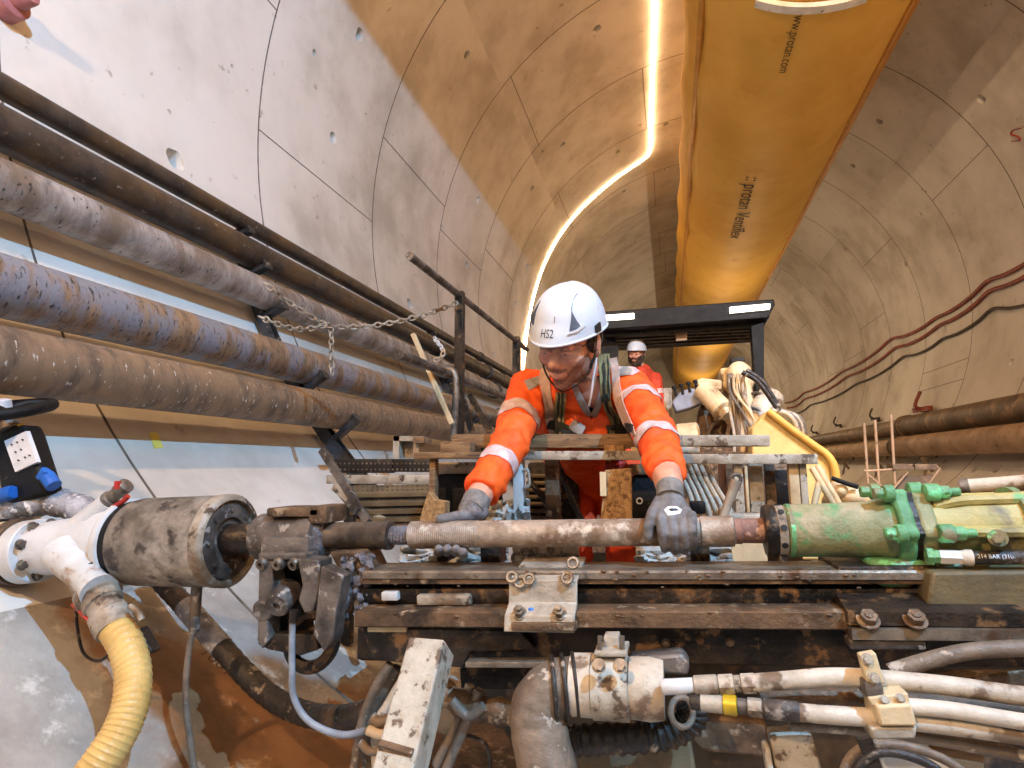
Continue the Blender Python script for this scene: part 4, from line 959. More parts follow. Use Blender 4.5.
# ------------------------------------------------------------------ perforated steps and stringers
def perf(mb, x0, y0, x1, y1, Y, nx, ny, r=.005):
    for i in range(nx):
        for j in range(ny):
            x = x0 + (x1 - x0) * (i + .5) / nx; y = y0 + (y1 - y0) * (j + .5) / ny
            p = P(x, y, Y - .002); mb.lathe(p, (0, -1, 0), [(0, r), (.0015, r)], 7)
t = thing('perforated_steps', 'flight of perforated steel step plates left of the table frame', 'steps', P(400, 525, 2.1))
M['perf'] = mat('step_plate', C(120, 102, 76), C(90, 76, 56), 10, .5, .3, .2)
M['perf_dark'] = mat('step_plate_dark', C(44, 38, 32), C(28, 25, 22), 12, .5, .3, .2, c3=C(96, 84, 70), s3=30, t3=.64)
mb = MB(); pbox(mb, 330, 459, 392, 473, 2.2, .03, .002); pbox(mb, 393, 459, 432, 472, 2.2, .03, .002); a = mb.build('upright_grating', M['perf_dark'], t)
mb = MB(); perf(mb, 334, 461, 430, 466, 2.2, 22, 1, .004); perf(mb, 334, 467, 430, 472, 2.2, 22, 1, .004); a = mb.build('perforation', M['steel_worn'], a); a['kind'] = 'stuff'
mb = MB(); pbox(mb, 326, 475, 432, 484, 2.15, .06, .003); mb.build('nosing', M['galv'], t)
for k, (x0, y0, x1, y1) in enumerate(((340, 485, 440, 494), (346, 496, 440, 503), (350, 505, 436, 511), (356, 513, 430, 519), (362, 520, 430, 526))):
    mb = MB(); mb.prism([P(x0, y0 + 1, 2.1 - .02 * k), P(x1, y0 - 1.5, 2.1 - .02 * k), P(x1, y1 - 1.5, 2.02 - .02 * k), P(x0, y1 + .5, 2.02 - .02 * k)], (0, 0, -.012)); tr = mb.build('tread', M['perf'], t)
    mb = MB()
    for i in range(20):
        for j in range(2):
            u = (i + .5) / 20; w = (j + .6) / 2.4
            p = P(x0 + (x1 - x0) * u, y0 + (y1 - y0) * w - 1.5 * u, 2.1 - .02 * k - .08 * w) + V((0, 0, .001)); mb.lathe(p, (0, 0, 1), [(0, .0045), (.0015, .0045)], 6)
    pf = mb.build('perforation', M['print'], tr); pf['kind'] = 'stuff'
mb = MB()
for x0, y0, x1, y1 in ((322, 450, 368, 522), (336, 486, 358, 512)):
    mb = MB(); mb.bar(P(x0, y0, 2.05), P(x1, y1, 1.95), .026, .02, up=(0, 1, 0)); mb.build('stringer', M['cast_grey'], t)
for x in (352, 425):
    p = P(x, 480, 2.25); fl = AZ - math.sqrt(RT ** 2 - (p.x - AX) ** 2); mb = MB(); mb.box(V((p.x, 2.25, (p.z + fl) / 2)), (.04, .04, p.z - fl)); mb.build('leg', M['steel_dark'], t)
for x0, y0, x1, y1 in ((334, 486, 356, 504), (366, 512, 386, 522)):
    mb = MB(); mb.bar(P(x0, y0, 2.0), P(x1, y1, 1.98), .03, .012, up=(0, 1, 0)); mb.build('clip', M['galv'], t)
# steel stub column
t = thing('stub_column', 'short galvanised channel stub above the perforated steps', 'stub', P(405, 458, 2.2))
mb = MB(); pbox(mb, 393, 436, 399, 458, 2.2, .06); pbox(mb, 413, 440, 419, 458, 2.2, .06); pbox(mb, 393, 436, 419, 441, 2.2, .07); pbox(mb, 397, 440, 416, 458, 2.25, .02); mb.build('channel', M['galv'], t)
mb = MB(); pbox(mb, 413, 437, 424, 443, 2.17, .08); mb.build('cap', M['wood'], t)
# ------------------------------------------------------------------ table frame in front of the worker
YT = 1.72
t = thing('work_frame', 'mud-stained steel table frame between the worker and the drill rod', 'frame', P(600, 520, YT))
mb = MB(); pbox(mb, 413, 452, 500, 459, YT, .07, .003); mb.build('front_bar', M['wood'], t)
mb = MB(); pbox(mb, 498, 451, 648, 460, YT - .01, .04, .003); mb.build('front_bar', M['white_steel'], t)
mb = MB(); pbox(mb, 640, 454, 818, 464, YT - .02, .05, .003); mb.build('front_bar', M['white_steel'], t)
mb = MB(); pbox(mb, 640, 435, 770, 446, YT + .16, .06, .003); mb.build('rear_bar', M['white_steel'], t)
mb = MB(); pbox(mb, 645, 447, 700, 453, YT + .1, .05, .003); mb.build('middle_bar', M['galv'], t)
for x0, x1, y1, m, Y in ((513, 523, 522, 'white_paint', YT + .0), (429, 435, 503, 'wood', YT + .02), (545, 559, 520, 'steel_brown', YT + .12), (735, 744, 520, 'white_steel', YT), (750, 764, 522, 'white_steel', YT + .05), (766, 776, 512, 'steel_brown', YT + .06), (790, 800, 514, 'cream', YT), (801, 808, 514, 'white_steel', YT)):
    mb = MB(); pbox(mb, x0, 459, x1, y1, Y, .03, .002); mb.build('leg', M[m], t)
tubepx([(523, 470), (528, 471), (529, 485), (524, 488)], YT, 1.6, 'handle', M['galv'], t, 8)
for x0, x1, Y in ((414, 486, 1.62), (598, 672, 1.60), (676, 716, 1.84)):
    mb = MB(); a = P(x0, 525, Y); b = P(x1, 525, Y); mb.box(V(((a.x + b.x) / 2, Y + .25, a.z - .012)), (b.x - a.x, .52, .02)); mb.build('shelf', M['steel_brown'], t)
for x in (426, 660):
    p = P(x, 530, 1.95); mb = MB(); mb.box(V((p.x, 1.95, p.z / 2 + .1)), (.05, .05, p.z - .2)); mb.build('leg', M['steel_dark'], t)
t = thing('timber_beam', 'long dirty timber beam lying across the frame before the worker', 'timber', P(550, 448, YT + .05))
mb = MB(); pbox(mb, 451, 434, 648, 448, YT + .05, .06, .004); mb.build('beam', M['wood'], t)
mb = MB(); pbox(mb, 440, 442, 470, 453, YT + .0, .05, .003); mb.build('end_block', M['wood'], t)
for k, (x0, y0, x1, y1) in enumerate(((604, 445, 624, 453), (631, 447, 650, 454), (498, 446, 512, 451))):
    mb = MB(); pbox(mb, x0, y0, x1, y1, YT + .02, .05, .003); piece(mb, 'timber_block', M['wood_pale'] if k else M['chip'], ['brown timber block on the frame below the chest strap buckle', 'small timber block on the frame beside the hanging sleeve', 'tiny pale timber offcut behind the forearm cuff'][k], 'block')
# black tool boxes and chipboard
t = thing('tool_box', 'black box with grey lid bar behind the outstretched bare wrist', 'box', P(458, 515, 1.9))
mb = MB(); pbox(mb, 436, 474, 482, 518, 1.85, .25, .006); mb.build('body', M['black'], t)
mb = MB(); pbox(mb, 434, 462, 484, 474, 1.84, .26, .006); mb.build('lid', M['galv'], t)
t = thing('tool_box', 'black box with pale lid edge right of the orange trousers', 'box', P(648, 520, 1.9))
mb = MB(); pbox(mb, 630, 476, 668, 522, 1.84, .25, .006); mb.build('body', M['black'], t)
mb = MB(); pbox(mb, 628, 464, 666, 475, 1.83, .26, .006); mb.build('lid', M['wood'], t)
mb = MB(); mb.torus(P(639.5, 501, 1.835), (0, -1, 0), .008, .002, 20, 6); mb.build('white_mark', M['label'], t)
t = thing('chipboard_panel', 'tan chipboard panel standing before the trousers', 'board', P(618, 525, 1.6))
mb = MB(); ppoly(mb, [(605, 470), (631, 468), (632, 525), (600, 525)], 1.62, .03); mb.build('panel', M['chip'], t)
mb = MB(); pbox(mb, 600, 472, 606, 496, 1.61, .03); mb.build('edge_strip', M['wood_pale'], t)
t = thing('chipboard_panel', 'tan chipboard offcut standing left of the flat gloved hand', 'board', P(430, 525, 1.6))
mb = MB(); ppoly(mb, [(428, 492), (434, 500), (445, 502), (444, 525), (418, 525)], 1.60, .04); mb.build('panel', M['chip'], t)
t = thing('red_can', 'red plastic can behind the chipboard panel', 'can', P(616, 470, 2.0))
mb = MB(); mb.lathe(P(617, 487, 2.0), (0, 0, 1), [(0, .03), (.004, .036), (.075, .038), (.085, .03), (.09, .034), (.105, .034)], 24); mb.build('can_body', M['red'], t)
# crumpled plastic
def crumple(lab, x0, y0, x1, y1, Y, m, seed, nm='plastic_sheet'):
    bm = bmesh.new(); nx, ny = 26, 14; g = []
    for j in range(ny + 1):
        row = []
        for i in range(nx + 1):
            x = x0 + (x1 - x0) * i / nx; y = y0 + (y1 - y0) * j / ny
            n1 = noise.noise(V((i * .22 + seed, j * .34, seed))); n2 = noise.noise(V((i * .5, j * .45 + seed, 3)))
            row.append(bm.verts.new(P(x + 3 * n2, y + 4 * n1, Y + .05 * n1 + .035 * n2 + .1 * (1 - j / ny))))
        g.append(row)
    for j in range(ny):
        for i in range(nx): bm.faces.new((g[j][i], g[j][i + 1], g[j + 1][i + 1], g[j + 1][i]))
    mb = MB(); mb.bm.free(); mb.bm = bm
    o = mb.build(nm, m, sharp=42); tag(o, lab, 'plastic sheet'); 
    s = o.modifiers.new('solid', 'SOLIDIFY'); s.thickness = .004; return o
plast = mat('plastic_sheet', C(190, 188, 182), C(140, 138, 132), 14, .4, 0, .3, c3=C(120, 100, 80), s3=12, t3=.64)
crumple('crumpled pale plastic behind rod between the white leg and bare wrist', 478, 500, 530, 524, 1.66, plast, 1)
crumple('crumpled pale plastic under the rod left of the saddle bracket', 400, 547, 508, 566, 1.48, plast, 5)
crumple('crumpled white-blue plastic under the rod beside the gloved fingers', 636, 545, 732, 565, 1.48, plast, 9)
mb = MB(); ppoly(mb, [(731, 540), (765, 538), (768, 562), (733, 562)], 1.5, .012); o = piece(mb, 'spotted_panel', M['cream'], 'cream panel with dark spots under the rusty adapter', 'panel')
# oily parts under the rod
t = thing('oily_junk', 'dark oily bracket blocks lying between the rod and the beam', 'bracket', P(475, 560, 1.42))
for x0, y0, x1, y1 in ((436, 548, 448, 562), (480, 546, 500, 564), (690, 540, 710, 566)):
    mb = MB(); pbox(mb, x0, y0, x1, y1, 1.42, .06, .005); mb.build('block', M['steel_dark'], t)
# dark machinery behind the frame so the gaps read as equipment
t = thing('compressor_unit', 'dark ribbed machine unit in the gap left of the trousers', 'machine', P(540, 530, 2.3))
mb = MB(); pbox(mb, 528, 462, 578, 535, 2.2, .3, .01); mb.build('casing', M['steel_dark'], t)
for k in range(7):
    mb = MB(); pbox(mb, 526, 474 + k * 7, 562, 478 + k * 7, 2.18, .03, .004); mb.build('fin', M['perf'], t)
for k, pts in enumerate(([(560, 470), (568, 490), (574, 505), (582, 520)], [(530, 482), (545, 500), (552, 515), (560, 528)])):
    hose(['black hose hanging beside the trousers', 'black hose across the dark ribbed machine unit'][k], pts, 2.1, 3, 'hose_black')
# ------------------------------------------------------------------ hoses and rods right of the hand
G = 'pale hoses hanging under the table frame'
for k in range(6):
    x = 676 + k * 6
    hose('pale dusty hose bowing down under the white frame bar', [(x - 2, 458), (x + 4, 474), (x + 12, 490), (x + 17 + k, 506), (x + 19 + k * 2, 524), (x + 20 + k * 2, 560)], 1.85 + .02 * k, 2.6, 'hose_white', G)
t = thing('steel_lever', 'pale steel lever with eye end leaning behind the rod', 'lever', P(728, 520, 1.55))
tubepx([(722, 522), (727, 506), (733, 490), (736, 480)], 1.55, [5, 4.2, 5, 6.5], 'bar', M['galv'], t, 14)
MB().torus(P(736, 479, 1.545), (0, -1, 0), 4.5 * S(736, 479, 1.55), 2 * S(736, 479, 1.55), 18, 8).build('eye', M['cast_grey'], t)
mb = MB(); pbox(mb, 690, 502, 706, 514, 1.5, .05, .004); piece(mb, 'black_coupler', M['black'], 'small black block right of the gripping glove', 'block')
t = thing('fitting_pile', 'small dusty pipe fittings standing behind the rusty adapter', 'fitting', P(750, 522, 1.6))
for x0, y0, x1, y1 in ((728, 514, 764, 524), (720, 508, 732, 524)):
    mb = MB(); pbox(mb, x0, y0, x1, y1, 1.6, .06, .006); mb.build('block', M['galv'], t)
t = thing('cabinet', 'dusty pale switch cabinet under the right end of the frame', 'cabinet', P(780, 520, 2.0))
mb = MB(); pbox(mb, 728, 462, 800, 570, 2.05, .3, .008); mb.build('body', M['steel_brown'], t)
mb = MB(); pbox(mb, 776, 470, 790, 510, 2.03, .03, .003); mb.build('dark_door', M['black'], t)
mb = MB(); pbox(mb, 746, 466, 762, 522, 2.03, .03, .003); mb.build('panel', M['cream'], t)
# bundle of rods right of the frame
G = 'tan poles leaning right of the frame'
for k, (a, b) in enumerate((((812, 468), (838, 512)), ((817, 466), (845, 514)), ((822, 470), (812, 515)))):
    mb = MB(); mb.cyl(P(*a, 1.9), P(*b, 1.85), .009, seg=12); piece(mb, 'pole', M['wood_pale'], 'thin tan pole leaning in the bundle right of the white frame', 'pole', G)
t = thing('dusty_gear', 'dusty cream pump gear beyond the green head nose', 'pump', P(850, 515, 1.95))
for c, r in (((838, 490), (9, 9)), ((852, 497), (14, 11)), ((868, 502), (10, 12)), ((830, 503), (7, 10))):
    s = S(*c, 1.95); MB().ell(P(*c, 1.95), (r[0] * s, .05, r[1] * s)).build('housing', M['cream'], t)
tubepx([(832, 478), (845, 483), (858, 487)], 1.9, 2.4, 'dark_arm', M['black'], t)
# ------------------------------------------------------------------ the cream drill arm with hoses
YA = 3.0
t = thing('drilling_boom', 'dusty cream hydraulic drilling boom wrapped in hoses right of the worker', 'drilling boom', P(740, 450, YA))
lpx((738, 366, YA), (750, 445, YA - .2), [(0, 8), (.06, 12), (.25, 13), (.3, 10), (1, 12)]).build('boom', M['cream'], t)
lpx((773, 393, YA - .1), (744, 440, YA - .2), [(0, 7), (.04, 12.5), (.85, 13), (1, 10)]).build('cylinder', M['hose_white'], t)
lpx((702, 388, YA), (728, 416, YA - .1), [(0, 7), (.05, 10.5), (.8, 10.5), (.85, 6), (1, 6)]).build('motor', M['cream'], t)
mb = MB(); ppoly(mb, [(694, 381), (702, 378), (722, 380), (722, 390), (700, 388)], YA, .12); mb.build('plate', M['cream'], t, bev=.008)
mb = MB(); ppoly(mb, [(720, 368), (740, 366), (748, 378), (742, 396), (724, 392)], YA + .1, .2); mb.build('head', M['cream'], t, bev=.012)
mb = MB(); ppoly(mb, [(700, 405), (735, 398), (742, 446), (694, 446)], YA + .1, .25); mb.build('base', M['steel_brown'], t, bev=.012)
lpx((676, 440, YA), (700, 438, YA), [(0, 13), (.1, 16), (.9, 16), (1, 13)]).build('drum', M['cream'], t)
mb = MB(); pbox(mb, 731, 357, 745, 371, YA, .1, .006); mb.build('lamp_box', M['black'], t)
for (c, ax, R) in (((763, 402, YA - .1), ((773, 393, YA - .1), (744, 440, YA - .2)), 13.5), ((755, 417, YA - .14), ((773, 393, YA - .1), (744, 440, YA - .2)), 13.8)):
    MB().torus(P(*c), P(*ax[1]) - P(*ax[0]), R * S(760, 400, YA - .1), 1.6 * S(760, 400, YA - .1), 28, 8).build('strap', M['cast_grey'], t)
t = thing('control_block', 'blue-grey control block with stub levers left of the cream arm', 'control box', P(690, 410, YA))
mb = MB(); ppoly(mb, [(672, 402), (680, 392), (690, 388), (704, 390), (704, 402), (690, 408), (676, 412)], YA, .14); mb.build('body', mat('blue_grey_paint', C(146, 152, 166), C(112, 116, 130), 9, .5, .1, .2), t, bev=.006)
for k in range(4):
    lpx((676 + k * 7, 396 - k * 2, YA), (674 + k * 7, 386 - k * 2, YA), [(0, 1.5), (.7, 1.2), (.72, 2.4), (1, 2.2)], 10).build('lever', M['black'], t)
for x0, x1 in ((664, 669), (666, 672)):
    mb = MB(); pbox(mb, x0, 388, x1, 436, YA + .02 * x0 - 13.2, .03); mb.build('rail', M['galv'], t)
G = 'hoses running over the cream drilling boom'
rnd = random.Random(4)
for k in range(11):
    x0 = 732 + rnd.uniform(-4, 12); x1 = 736 + k * 2.4 + rnd.uniform(-2, 2)
    hose('thin dusty hose running down over the cream drilling boom', [(x0, 372 + rnd.uniform(0, 6)), (x0 + rnd.uniform(-2, 4), 392), ((x0 + x1) / 2 + rnd.uniform(-3, 3), 412), (x1, 436), (x1, 452)], YA - .24 - .004 * k, rnd.uniform(1.2, 2.0), ('hose_white', 'cream', 'hose_grey')[k % 3], G, seg=8)
for k, pts in enumerate(([(742, 372), (756, 380), (766, 392), (773, 402), (779, 411)], [(746, 370), (762, 381), (772, 396), (778, 406)])):
    hose(['left black hose arching off the boom head', 'right black hose arching off the drilling boom head'][k], pts, YA - .3, 2.6, 'hose_black')
G = 'loops of spare hose beside the drilling boom'
for k in range(4):
    hose('loop of pale spare hose hanging right of the drilling boom', [(772 + k * 3, 410), (786 + k * 4, 413 + k), (795 + k * 3, 422 + k), (798 + k * 2, 436), (792 + k * 2, 446)], YA - .3 + .02 * k, 2.0, ('hose_white', 'hose_grey')[k % 2], G, seg=8)
for k, pts in enumerate(([(720, 402), (724, 415), (731, 425), (742, 420), (752, 417)], [(706, 440), (712, 426), (722, 418)], [(718, 398), (727, 410), (729, 425), (726, 440)])):
    hose(['pale hose curling across front of the drilling boom', 'short grey hose at the foot of the drilling boom', 'pale hose dropping from the boom motor'][k], pts, YA + .07, 1.8, ('cream', 'hose_grey', 'hose_white')[k], seg=8)
t = thing('cream_cover', 'sloping cream machine cover behind right end of the frame', 'machine cover', P(780, 455, 2.6))
mb = MB(); ppoly(mb, [(752, 428), (770, 409), (778, 414), (831, 458), (831, 560), (752, 560)], 2.6, .3); mb.build('panel', mat('pale_yellow_paint', C(226, 200, 132), C(202, 172, 104), 6, .6, 0, .2), t, bev=.008)
t = thing('yellow_pipe', 'yellow pipe sloping down beside the cream machine cover', 'pipe', P(800, 455, 2.5))
tubepx([(768, 411), (790, 428), (812, 444), (829, 457), (836, 475), (834, 505)], 2.588, 3.8, 'pipe', mat('yellow_pipe_paint', C(226, 184, 92), C(196, 150, 66), 6, .5), t, 14)
# ------------------------------------------------------------------ canopy with lamps
YN = 6.0
t = thing('cab_canopy', 'black steel canopy roof over the rear operator deck', 'canopy', P(690, 420, YN))
mb = MB(); ppoly(mb, [(596, 312), (774, 299), (775, 305), (768, 318), (600, 330)], YN, 1.2); mb.build('roof', M['black'], t, bev=.01)
mb = MB(); ppoly(mb, [(600, 328), (770, 316), (764, 326), (604, 337)], YN + .15, .05); mb.build('front_beam', M['black'], t)
for k in range(4):
    y0 = 336 + k * 3.2
    mb = MB(); ppoly(mb, [(604, y0), (762, y0 - 8), (762, y0 - 6.6), (604, y0 + 1.4)], YN + .3 + .2 * k, .06); mb.build('slat', M['steel_dark'], t)
mb = MB(); ppoly(mb, [(676, 325), (687, 324), (687, 340), (676, 341)], YN + .25, .03); mb.build('tan_plate', M['tan_pipe'], t)
mb = MB(); ppoly(mb, [(751, 326), (764, 322), (764, 410), (757, 410)], YN + .05, .14); mb.build('post', M['black'], t, bev=.004)
mb = MB(); ppoly(mb, [(600, 328), (612, 330), (618, 346), (612, 420), (604, 420)], YN + .3, .14); mb.build('post', M['black'], t, bev=.004)
lampm = emit('lamp_tube_glow', (1, .93, .8, 1), 5)
for k, pl in enumerate((((730, 307), (770, 303.5), (770, 308), (730, 312)), ((600, 315.5), (634, 313), (634, 317.5), (600, 320)))):
    mb = MB(); ppoly(mb, pl, YN - .06, .07); mb.build('lamp', lampm, t)
# deck under the second worker
t = thing('operator_deck', 'dusty machine deck behind the cream drilling boom', 'deck', P(650, 470, 6.0))
mb = MB(); ppoly(mb, [(560, 430), (800, 428), (810, 540), (560, 540)], 5.2, .06); mb.build('guard_panel', M['steel_brown'], t)
p = P(642, 440, 6.5); zd = p.z - .895
mb = MB(); mb.box(V((p.x + .35, 6.2, zd - .05)), (2.1, 1.9, .1)); mb.build('deck_plate', M['steel_brown'], t)
for sx in (-.6, 1.3):
    for y in (5.5, 6.9):
        x = p.x + sx; fl = AZ - math.sqrt(RT ** 2 - (x - AX) ** 2); mb = MB(); mb.box(V((x, y, (zd - .1 + fl) / 2)), (.12, .12, zd - .1 - fl)); mb.build('leg', M['steel_dark'], t)
# scaffold on right wall
t = thing('ladder_frame', 'small tan scaffold ladder frame against the right wall pipes', 'scaffold', P(880, 480, 5.0))
YL = 4.4
for x in (864, 875, 891):
    mb = MB(); mb.cyl(P(x, 415 + (891 - x) * .3, YL), P(x + 4, 484, YL), 1.3 * S(875, 450, YL), seg=10); mb.build('upright', M['tan_pipe'], t)
for y in (471,):
    mb = MB(); mb.cyl(P(864, y, YL), P(938, y - 4, YL), 1.2 * S(875, 450, YL), seg=10); mb.build('rail', M['tan_pipe'], t)
for a, b in (((866, 473), (884, 488)), ((894, 488), (908, 472)), ((925, 490), (940, 468))):
    mb = MB(); mb.cyl(P(*a, YL), P(*b, YL), 1.1 * S(875, 450, YL), seg=10); mb.build('brace', M['tan_pipe'], t)
for x0, x1 in ((893, 913), (915, 937)):
    mb = MB(); pbox(mb, x0, 464, x1, 469.5, YL - .02, .12); mb.build('tray', M['dust_pipe'], t)
mb = MB(); ppoly(mb, [(902, 476), (934, 475), (924, 490), (896, 490)], YL + .03, .02); mb.build('dark_panel', M['dust_pipe'], t)

# small yellow sticker and cast numbers on the lining
def wall_patch(q, name, m, lab, cat):
    mb = MB(); a = [wall_px(x, y, .003) for x, y in q]; b = [wall_px(x, y, -.004) for x, y in q]; mb.rings([a, b]); return piece(mb, name, m, lab, cat)
wall_patch([(149, 433), (157, 433), (163, 448), (154, 449)], 'wall_sticker', mat('yellow_sticker', C(222, 204, 96), C(206, 186, 80), 9, .6), 'small yellow sticker on left wall below the lowest pipe', 'sticker')
e0, e1 = wall_px(198, 664), wall_px(236, 696)
ed = (e1 - e0); el_ = ed.length; ed.normalize(); en = (V((AX, 0, AZ)) - V((e0.x, 0, e0.z))).normalized(); eb = en.cross(ed).normalized()
if eb.z > 0: eb = eb
cast = text_on('100112', .062, lambda x, y: e0 + ed * (el_ / 2 + x) + eb * y + en * .004, 'cast_number', mat('cast_shade', C(112, 80, 54), C(92, 64, 44), 9, .8), None)
tag(cast, 'faint number cast into the muddy floor below the drum cable', 'cast number')
# ------------------------------------------------------------------ people
def capsule(mb, p0, p1, r0, r1=None, seg=20, flat=1, up=None):
    p0, p1 = V(p0), V(p1); r1 = r0 if r1 is None else r1; d = (p1 - p0).length
    prof = [(-r0 * math.cos(a), r0 * math.sin(a)) for a in [PI / 2 * k / 5 for k in range(6)]] + [(d + r1 * math.sin(a), r1 * math.cos(a)) for a in [PI / 2 * k / 5 for k in range(6)]]
    x, y, w = frame(p1 - p0, up)
    return mb.rings([[p0 + w * t + (x * math.cos(2 * PI * i / seg) + y * math.sin(2 * PI * i / seg) * flat) * max(r, 1e-4) for i in range(seg)] for t, r in prof])
def chainc(mb, pts, rads, **k):
    for i in range(len(pts) - 1): capsule(mb, pts[i], pts[i + 1], rads[i], rads[i + 1], **k)
def organic(mb, voxel, smooth=6, fac=.5):
    bmesh.ops.recalc_face_normals(mb.bm, faces=mb.bm.faces)
    me = bpy.data.meshes.new('tmp'); mb.bm.to_mesh(me); mb.bm.free()
    o = bpy.data.objects.new('tmp', me); COL.objects.link(o)
    r = o.modifiers.new('r', 'REMESH'); r.mode = 'VOXEL'; r.voxel_size = voxel; r.use_smooth_shade = True
    s = o.modifiers.new('s', 'SMOOTH'); s.factor = fac; s.iterations = smooth
    dg = bpy.context.evaluated_depsgraph_get(); dg.update()
    m2 = bpy.data.meshes.new_from_object(o.evaluated_get(dg))
    bpy.data.objects.remove(o); bm = bmesh.new(); bm.from_mesh(m2); bpy.data.meshes.remove(m2); bm.normal_update()
    return bm
def put(bm, name, m, parent, sharp=180, kind=None):
    mb = MB(); mb.bm.free(); mb.bm = bm
    bm2 = bm; off = wl(parent)
    bmesh.ops.translate(bm, verts=bm.verts, vec=-off)
    for f in bm.faces: f.smooth = True
    if sharp < 180:
        for e in bm.edges:
            if len(e.link_faces) == 2 and e.calc_face_angle(0) > R_(sharp): e.smooth = False
    me = bpy.data.meshes.new(name); bm.to_mesh(me); bm.free(); me.materials.append(m)
    o = bpy.data.objects.new(name, me); COL.objects.link(o); o.parent = parent
    return o
def slab(bm, planes, keep=None, off=.0025):
    """part of a surface cut clean by planes [(point, outward normal)], raised by off"""
    b = bm.copy()
    for p, n in planes:
        bmesh.ops.bisect_plane(b, geom=b.verts[:] + b.edges[:] + b.faces[:], plane_co=p, plane_no=n, clear_outer=True)
    if keep:
        bad = [f for f in b.faces if not keep(f)]
        bmesh.ops.delete(b, geom=bad, context='FACES')
    b.normal_update()
    ns = [v.normal.copy() for v in b.verts]
    for v, n in zip(b.verts, ns): v.co += n * off
    return b
def view_planes(poly):
    """planes through the eye and each edge of a convex outline"""
    c = sum((ray(*q) for q in poly), V()) / len(poly); out = []
    for a, b in zip(poly, poly[1:] + poly[:1]):
        n = ray(*a).cross(ray(*b))
        if n.dot(c) > 0: n = -n
        out.append((CAM, n))
    return out
def project(p):
    d = V(p) - CAM; z = d.dot(C_F); return 512 + FPX * d.dot(C_R) / z, 384 - FPX * d.dot(C_U) / z
facing = lambda f: f.normal.dot(f.calc_center_median() - CAM) < 0
M['skin'] = mat('skin', C(214, 156, 128), C(194, 134, 106), 22, .5, 0, .12, bscale=160, bdist=.002, c4=C(206, 140, 116), s4=11, t4=.58)
M['stubble'] = mat('beard_stubble', C(158, 112, 90), C(124, 86, 68), 160, .7, 0, .4, bscale=300, bdist=.003)
M['hair'] = mat('dark_hair', C(38, 28, 24), C(24, 18, 16), 90, .6, 0, .5, bdist=.004)
M['orange'] = mat('hi_vis_orange', C(255, 98, 22), C(240, 78, 12), 16, .7, 0, .35, bscale=60, bdist=.004, c4=C(222, 84, 26), s4=8, t4=.64, w4=.06)
M['reflective'] = mat('reflective_tape', C(222, 196, 192), C(200, 170, 166), 40, .45, .1, .2, c3=C(178, 128, 110), s3=14, t3=.66)
M['patch'] = mat('grey_patch', C(158, 150, 142), C(130, 122, 114), 30, .6, 0, .2)
M['glove'] = mat('grey_glove', C(126, 122, 122), C(96, 92, 92), 26, .65, 0, .4, bscale=180, bdist=.003, c4=C(78, 70, 66), s4=18, t4=.6)
M['glove_cuff'] = mat('glove_cuff', C(132, 126, 120), C(104, 98, 92), 40, .8, 0, .5, bscale=300, bdist=.003)
M['webbing'] = mat('khaki_webbing', C(150, 140, 92), C(122, 110, 74), 30, .8, 0, .3, bscale=200)
M['webbing_dark'] = mat('dark_webbing', C(44, 44, 34), C(30, 30, 26), 30, .8, 0, .2)
M['webbing_pink'] = mat('faded_webbing', C(206, 172, 152), C(182, 144, 124), 20, .8, 0, .3, bscale=160)
M['helmet'] = mat('helmet_white', C(216, 219, 224), C(206, 209, 214), 5, .3, 0, .03, c3=C(196, 186, 172), s3=40, t3=.70, w3=.02)
M['helmet_grey'] = mat('helmet_vent', C(92, 100, 116), C(66, 72, 84), 30, .5, 0, .2)
M['plastic_black'] = mat('black_plastic', C(30, 30, 32), C(22, 22, 24), 20, .45, 0, .1)
M['lens'] = bpy.data.materials.new('clear_lens'); M['lens'].use_nodes = True
_b = M['lens'].node_tree.nodes['Principled BSDF']; _b.inputs['Alpha'].default_value = .10; _b.inputs['Roughness'].default_value = .08; _b.inputs['Base Color'].default_value = C(200, 204, 206)
M['eye'] = mat('eye_white', C(214, 206, 198), C(200, 190, 182), 20, .2, 0, 0)
M['iris'] = mat('iris_dark', C(46, 30, 22), C(34, 22, 18), 20, .2, 0, 0)

